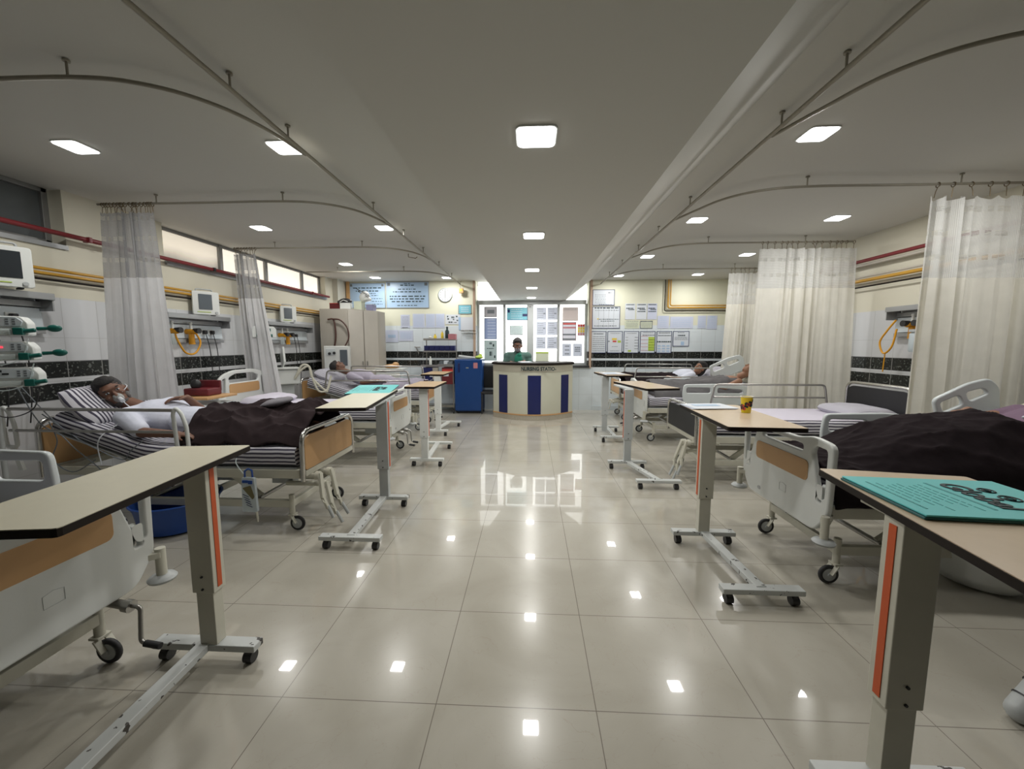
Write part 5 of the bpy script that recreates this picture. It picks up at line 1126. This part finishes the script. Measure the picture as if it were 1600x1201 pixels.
MB().ball(Q(0, .088, -.045), (.036, .034, .042), e, 20, 12).build('mask_shell', 'clear', t, smooth=True); MB().cyl(Q(0, .12, -.05), Q(0, .165, -.075), .014, .016).build('mask_port', 'mask', t, smooth=True)
MB().tube(smoothp([Q(.04, .08, -.02), Q(.088, .03, .0), Q(.095, -.04, .02)], 5), .003, 6).tube(smoothp([Q(-.04, .08, -.02), Q(-.088, .03, .0), Q(-.095, -.04, .02)], 5), .003, 6).build('strap', 'mask', t, smooth=True)
MB().tube(smoothp([Q(0, .165, -.08), tuple(Vector(Q(0, .165, -.08))+Vector((.12, -.05, -.10))), tuple(Vector(Q(0, .165, -.08))+Vector((.05, -.25, -.25))), tuple(Vector(Q(0, .165, -.08))+Vector((.1, -.30, -.45)))], 6), .004, 6).build('oxygen_tube', 'mask', t, smooth=True)
def zf(x, y):
    h = .75+.11*math.exp(-((y-3.30)/.27)**4)
    h += .08*g2(x, y, -2.30, 3.38, .18, .16)+.13*g2(x, y, -1.95, 3.45, .12, .24)+.06*g2(x, y, -2.55, 3.2, .2, .2)+.05*g2(x, y, -2.2, 3.05, .4, .06, .2)+.05*g2(x, y, -2.75, 3.35, .12, .25)
    return h
blanket('crumpled dark brown blanket over the legs of the patient in white', -2.80, -1.80, 2.90, 3.70, .75, 'blank', zf, .08, .08, 3, fold=.05)
t = thing('grey_pouch', 'grey cloth pouch lying on the dark brown blanket between the knees', 'cloth', (-2.25, 3.34, .99)); m_ = MB(); m_.ball((0, 0, 0), (.13, .10, .035), (0, R(-12), R(20)), 22, 12)
for v in m_.bm.verts: v.co += v.co.normalized()*.015*noise.noise(v.co*22)
m_.build('cloth_folds', 'grey', t, smooth=True)
t = thing('cable_bundle', 'tangled grey patient cables hanging over the near rail of the left chrome bed', 'cables', (-3.4, 2.85, .8))
for k, pth in enumerate(([(-.5, -.1, .45), (-.42, -.03, .1), (-.3, 0, .0), (-.15, -.02, -.12), (.05, -.03, -.28), (.12, -.03, -.45)], [(-.45, -.1, .4), (-.35, 0, .12), (-.28, .05, .02), (-.1, .06, -.02), (.25, .1, .02), (.4, .12, -.02)], [(-.4, -.02, .16), (-.25, .03, .0), (-.1, -.02, -.05), (0, 0, -.12), (.2, 0, -.2), (.3, -.02, -.12), (.38, 0, -.05)], [(-.35, -.02, .1), (-.3, -.02, -.05), (-.35, -.02, -.2), (-.2, -.02, -.3), (0, -.02, -.2)])):
    MB().tube(smoothp(pth, 6), .004, 6).build('cable', 'inkg', t, smooth=True)

# --- far left patient in lavender
t = thing('person', 'patient in a pale lavender gown turned away on the farthest left bed', 'person', (-3.0, 7.0, .75)); O = Vector((-3.0, 7.0, .75))
hp, P, e = head_parts(W(-3.50, 6.95, 1.10), (.35, .6, .75), (-.85, 0, .5), 1.0)
body = hp+[('c', P(0, -.03, -.06), W(-3.3, 7.0, .98), .05, .055), ('b', W(-3.1, 7.0, .90), (.22, .19, .12), (0, R(12), 0)), ('b', W(-2.75, 7.0, .82), (.22, .17, .11)), ('c', W(-3.22, 6.82, .94), W(-2.95, 6.72, .84), .05, .042), ('c', W(-2.95, 6.72, .84), W(-2.7, 6.78, .86), .04, .03),
     ('c', W(-3.22, 7.18, .94), W(-2.95, 7.25, .84), .05, .042), ('c', W(-2.95, 7.25, .84), W(-2.72, 7.1, .9), .04, .03), ('c', W(-2.65, 6.9, .79), W(-2.1, 6.9, .79), .08, .05), ('c', W(-2.65, 7.1, .79), W(-2.1, 7.1, .79), .08, .05)]
body += hand_parts(W(-2.7, 6.78, .86), (1, .2, 0), (0, 0, -1)) + hand_parts(W(-2.72, 7.1, .9), (.8, -.5, 0), (0, 0, -1), 1, .5, -1)
blob(body, 'body', 'skin', t, .008, 5); face(t, P, e, 1, True); hair(t, P, e, 1.0)
blob([('b', W(-3.08, 7.0, .91), (.25, .22, .14), (0, R(12), 0)), ('b', W(-2.72, 7.0, .83), (.27, .2, .13)), ('c', W(-3.22, 6.82, .94), W(-3.0, 6.74, .87), .07, .06), ('c', W(-3.22, 7.18, .94), W(-3.0, 7.23, .87), .07, .06)], 'gown', 'lavs', t, .012, 4)
blanket('crumpled lavender and grey sheet over the legs on the farthest left bed', -2.60, -1.92, 6.62, 7.4, .75, 'lavs', lambda x, y: .76+.09*math.exp(-((y-7.0)/.24)**4), .08, .08, 9, 70, 60, fold=.03)

# --- right foreground patient under the dark blanket
t = thing('person', 'patient in purple lying under the near black blanket on the right bed', 'person', (3.2, 2.76, .8)); O = Vector((3.2, 2.76, .8))
hp, P, e = head_parts(W(3.84, 2.78, 1.20), (-.5, -.45, .75), (.85, 0, .5), 1.05)
body = hp+[('c', P(0, -.03, -.06), W(3.64, 2.78, 1.03), .05, .06), ('b', W(3.45, 2.78, .93), (.22, .2, .11), (0, R(-24), 0)), ('b', W(3.15, 2.78, .82), (.2, .19, .11), (0, R(-15), 0)),
     ('c', W(3.56, 2.56, .98), W(3.38, 2.44, .88), .055, .046), ('c', W(3.38, 2.44, .88), W(3.20, 2.62, .98), .044, .032), ('c', W(3.56, 3.0, .99), W(3.34, 3.04, .96), .055, .046), ('c', W(3.34, 3.04, .96), W(3.12, 2.92, 1.03), .044, .032),
     ('c', W(2.95, 2.66, .82), W(2.45, 2.62, .78), .09, .065), ('c', W(2.45, 2.62, .78), W(2.0, 2.64, .73), .06, .045), ('c', W(2.95, 2.88, .82), W(2.45, 2.9, .82), .09, .065), ('c', W(2.45, 2.9, .82), W(2.0, 2.88, .73), .06, .045)]
body += hand_parts(W(3.20, 2.62, .98), (-.7, .5, .1), (0, 0, -1), 1.05, .4) + hand_parts(W(3.12, 2.92, 1.03), (-.9, -.25, -.1), (0, 0, -1), 1.05, .4, -1)
blob(body, 'body', 'skin2', t, .007, 5); face(t, P, e, 1.05, True); hair(t, P, e, 1.05, long=1)
blob([('b', W(3.46, 2.78, .94), (.26, .23, .13), (0, R(-24), 0)), ('b', W(3.16, 2.78, .83), (.22, .21, .12), (0, R(-15), 0)), ('c', W(3.56, 2.56, .98), W(3.47, 2.49, .92), .08, .065), ('c', W(3.56, 3.0, .99), W(3.44, 3.03, .96), .08, .065)], 'dress', 'purp', t, .012, 4)
MB().ball(W(3.24, 2.66, 1.02), (.05, .035, .015), (0, R(20), 0)).build('wrist_bandage', 'paper', t, smooth=True)
def zf(x, y):
    d = math.exp(-((y-2.74)/.33)**4)
    prof = .70+.02; a = (x-1.8)
    body_h = .06+.18*min(1, max(0, (a-.25)/.45))+.08*min(1, max(0, (a-.65)/.5))-.12*max(0, (a-1.25)/.3)
    h = .70+body_h*d + .03*g2(x, y, 2.45, 2.85, .25, .15)
    if x > 3.15: h = h - (x-3.15)*.3
    return h
blanket('near black blanket heaped over the patient in purple on the right bed', 1.80, 3.42, 2.30, 3.18, .72, 'blank2', zf, .20, .10, 21, 130, 90, fold=.03)
t = thing('hanging_cloth', 'dark brown cloth corner hanging below the far end of the right white footboard', 'cloth', (1.82, 2.95, .42)); MB().grid(16, 14, lambda u, v: Vector((.02*math.sin(u*9)+.05*v, .24*u-.14+.05*v-.02, .12-(.26-.14*u*1.2)*v-.02*u)), None).build('cloth_corner', 'blank2', t, smooth=True, solid=.008)

# --- third right patient
t = thing('person', 'patient covered by a grey blanket on the third right bed', 'person', (3.0, 6.42, .75)); O = Vector((3.0, 6.42, .75))
hp, P, e = head_parts(W(3.50, 6.42, 1.10), (-.5, 0, .86), (.86, 0, .5), 1.0)
body = hp+[('c', P(0, -.03, -.06), W(3.35, 6.42, 1.0), .05, .055), ('b', W(3.12, 6.42, .88), (.22, .19, .12), (0, R(-15), 0)), ('b', W(2.8, 6.42, .80), (.22, .17, .11)), ('c', W(3.24, 6.24, .93), W(2.98, 6.14, .84), .05, .042), ('c', W(2.98, 6.14, .84), W(2.72, 6.2, .86), .04, .03), ('c', W(3.24, 6.6, .93), W(2.98, 6.68, .84), .05, .042), ('c', W(2.98, 6.68, .84), W(2.74, 6.55, .9), .04, .03), ('c', W(2.7, 6.33, .79), W(2.05, 6.33, .77), .08, .05), ('c', W(2.7, 6.53, .79), W(2.05, 6.53, .77), .08, .05)]
body += hand_parts(W(2.72, 6.2, .86), (-1, .2, 0), (0, 0, -1)) + hand_parts(W(2.74, 6.55, .9), (-.8, -.5, 0), (0, 0, -1), 1, .5, -1)
blob(body, 'body', 'skin2', t, .009, 5); face(t, P, e, 1, True); hair(t, P, e, 1.0)
blanket('grey striped blanket heaped over the third right patient', 1.90, 3.22, 6.02, 6.84, .75, 'blankg', lambda x, y: .76+.14*math.exp(-((y-6.42)/.26)**4)*(1 if x < 3.1 else .7)+.10*max(0, min(1, (x-2.5)/.6))*math.exp(-((y-6.42)/.28)**4), .12, .1, 31, 90, 60, fold=.03)

# --- farthest right patient
t = thing('person', 'dark haired patient with a dark cover lying on the farthest right bed', 'person', (3.0, 8.15, .75)); O = Vector((3.0, 8.15, .75))
hp, P, e = head_parts(W(3.40, 8.05, 1.03), (-.75, -.45, .45), (.45, 0, .85), 1.1)
body = hp+[('c', P(0, -.03, -.06), W(3.32, 8.12, .93), .05, .055), ('b', W(3.1, 8.15, .86), (.22, .19, .12), (0, R(-12), 0)), ('b', W(2.75, 8.15, .80), (.22, .17, .11)), ('c', W(3.22, 7.97, .9), W(2.96, 7.86, .82), .05, .042), ('c', W(2.96, 7.86, .82), W(2.72, 7.95, .86), .04, .03), ('c', W(3.22, 8.33, .9), W(2.96, 8.42, .82), .05, .042), ('c', W(2.96, 8.42, .82), W(2.74, 8.3, .9), .04, .03), ('c', W(2.7, 8.05, .78), W(2.05, 8.05, .77), .08, .05), ('c', W(2.7, 8.25, .78), W(2.05, 8.25, .77), .08, .05)]
body += hand_parts(W(2.72, 7.95, .86), (-1, .2, 0), (0, 0, -1)) + hand_parts(W(2.74, 8.3, .9), (-.8, -.5, 0), (0, 0, -1), 1, .5, -1)
blob(body, 'body', 'skin2', t, .009, 5); face(t, P, e, 1.1); hair(t, P, e, 1.15, long=1)
blob([('b', W(3.1, 8.15, .87), (.25, .22, .14), (0, R(-12), 0)), ('c', W(3.22, 7.97, .9), W(3.0, 7.88, .84), .07, .06), ('c', W(3.22, 8.33, .9), W(3.0, 8.4, .84), .07, .06)], 'shirt', 'shirt', t, .012, 4)
blanket('dark blanket over the legs of the farthest right patient', 1.88, 2.92, 7.74, 8.56, .75, 'blank2', lambda x, y: .76+.14*math.exp(-((y-8.15)/.26)**4), .12, .1, 41, 80, 60, fold=.03)

# --- nurse behind the counter
t = thing('person', 'masked person in grey green scrubs sitting behind the counter', 'person', (-.29, 8.55, .55)); O = Vector((-.29, 8.55, .55))
hp, P, e = head_parts(W(-.29, 8.45, 1.475), (.02, -1, -.22), (0, -.1, 1), 1.22)
body = hp+[('c', P(0, -.03, -.06), W(-.29, 8.55, 1.30), .058, .065), ('b', W(-.29, 8.56, 1.10), (.20, .13, .20)), ('b', W(-.29, 8.58, .80), (.18, .13, .22)), ('b', W(-.29, 8.55, .62), (.2, .17, .12)), ('c', W(-.50, 8.55, 1.20), W(-.08, 8.55, 1.20), .065, .065),
     ('c', W(-.50, 8.55, 1.19), W(-.58, 8.45, .98), .055, .045), ('c', W(-.58, 8.45, .98), W(-.42, 8.25, 1.13), .042, .03), ('c', W(-.08, 8.55, 1.19), W(.02, 8.45, .98), .055, .045), ('c', W(.02, 8.45, .98), W(-.14, 8.25, 1.15), .042, .03),
     ('c', W(-.38, 8.52, .60), W(-.40, 8.5, .60), .08, .08), ('c', W(-.38, 8.5, .60), W(-.40, 8.66, .30), .07, .055), ('c', W(-.20, 8.5, .60), W(-.18, 8.66, .30), .07, .055), ('c', W(-.40, 8.66, .30), W(-.40, 8.68, .08), .05, .04), ('c', W(-.18, 8.66, .30), W(-.18, 8.68, .08), .05, .04), ('c', W(-.40, 8.68, .05), W(-.40, 8.56, .04), .04, .035), ('c', W(-.18, 8.68, .05), W(-.18, 8.56, .04), .04, .035)]
body += hand_parts(W(-.42, 8.25, 1.13), (.5, -.8, .05), (0, 0, -1), 1, .4) + hand_parts(W(-.14, 8.25, 1.15), (-.4, -.8, .05), (0, 0, -1), 1, .4, -1)
blob(body, 'body', 'skin', t, .008, 5); face(t, P, e, 1.22); hair(t, P, e, 1.24)
blob([('c', W(-.29, 8.53, 1.32), W(-.29, 8.55, 1.24), .085, .12), ('b', W(-.29, 8.56, 1.12), (.25, .165, .24)), ('b', W(-.29, 8.58, .80), (.21, .16, .24)), ('c', W(-.50, 8.55, 1.24), W(-.08, 8.55, 1.24), .10, .10), ('c', W(-.50, 8.55, 1.23), W(-.58, 8.45, .98), .09, .072), ('c', W(-.08, 8.55, 1.23), W(.02, 8.45, .98), .078, .068), ('c', W(-.58, 8.45, .98), W(-.48, 8.33, 1.08), .062, .052), ('c', W(.02, 8.45, .98), W(-.08, 8.33, 1.08), .062, .052)], 'scrubs', 'green', t, .012, 4)
MB().ball(W(-.27, 8.40, 1.18), (.085, .035, .13)).ball(W(-.25, 8.39, 1.28), (.05, .03, .04)).build('emerald_scarf', 'green2', t, smooth=True)
MB().ball(P(0, .085, -.055), (.062, .03, .048), e).tube(smoothp([P(.05, .07, -.03), P(.085, .03, -.01), P(.092, -.01, .0)], 4), .003, 6).tube(smoothp([P(-.05, .07, -.03), P(-.085, .03, -.01), P(-.092, -.01, .0)], 4), .003, 6).build('face_mask', 'grey', t, smooth=True)
t = thing('stool', 'low stool under the person behind the counter', 'stool', (-.29, 8.58, 0)); MB().cyl((0, 0, .44), (0, 0, .50), .17, seg=24).build('seat', 'black', t, bevel=.01)
for a in range(4): MB().cyl((.12*math.cos(a*PI/2+.78), .12*math.sin(a*PI/2+.78), .44), (.16*math.cos(a*PI/2+.78), .16*math.sin(a*PI/2+.78), 0), .011).build('leg', 'steel', t)
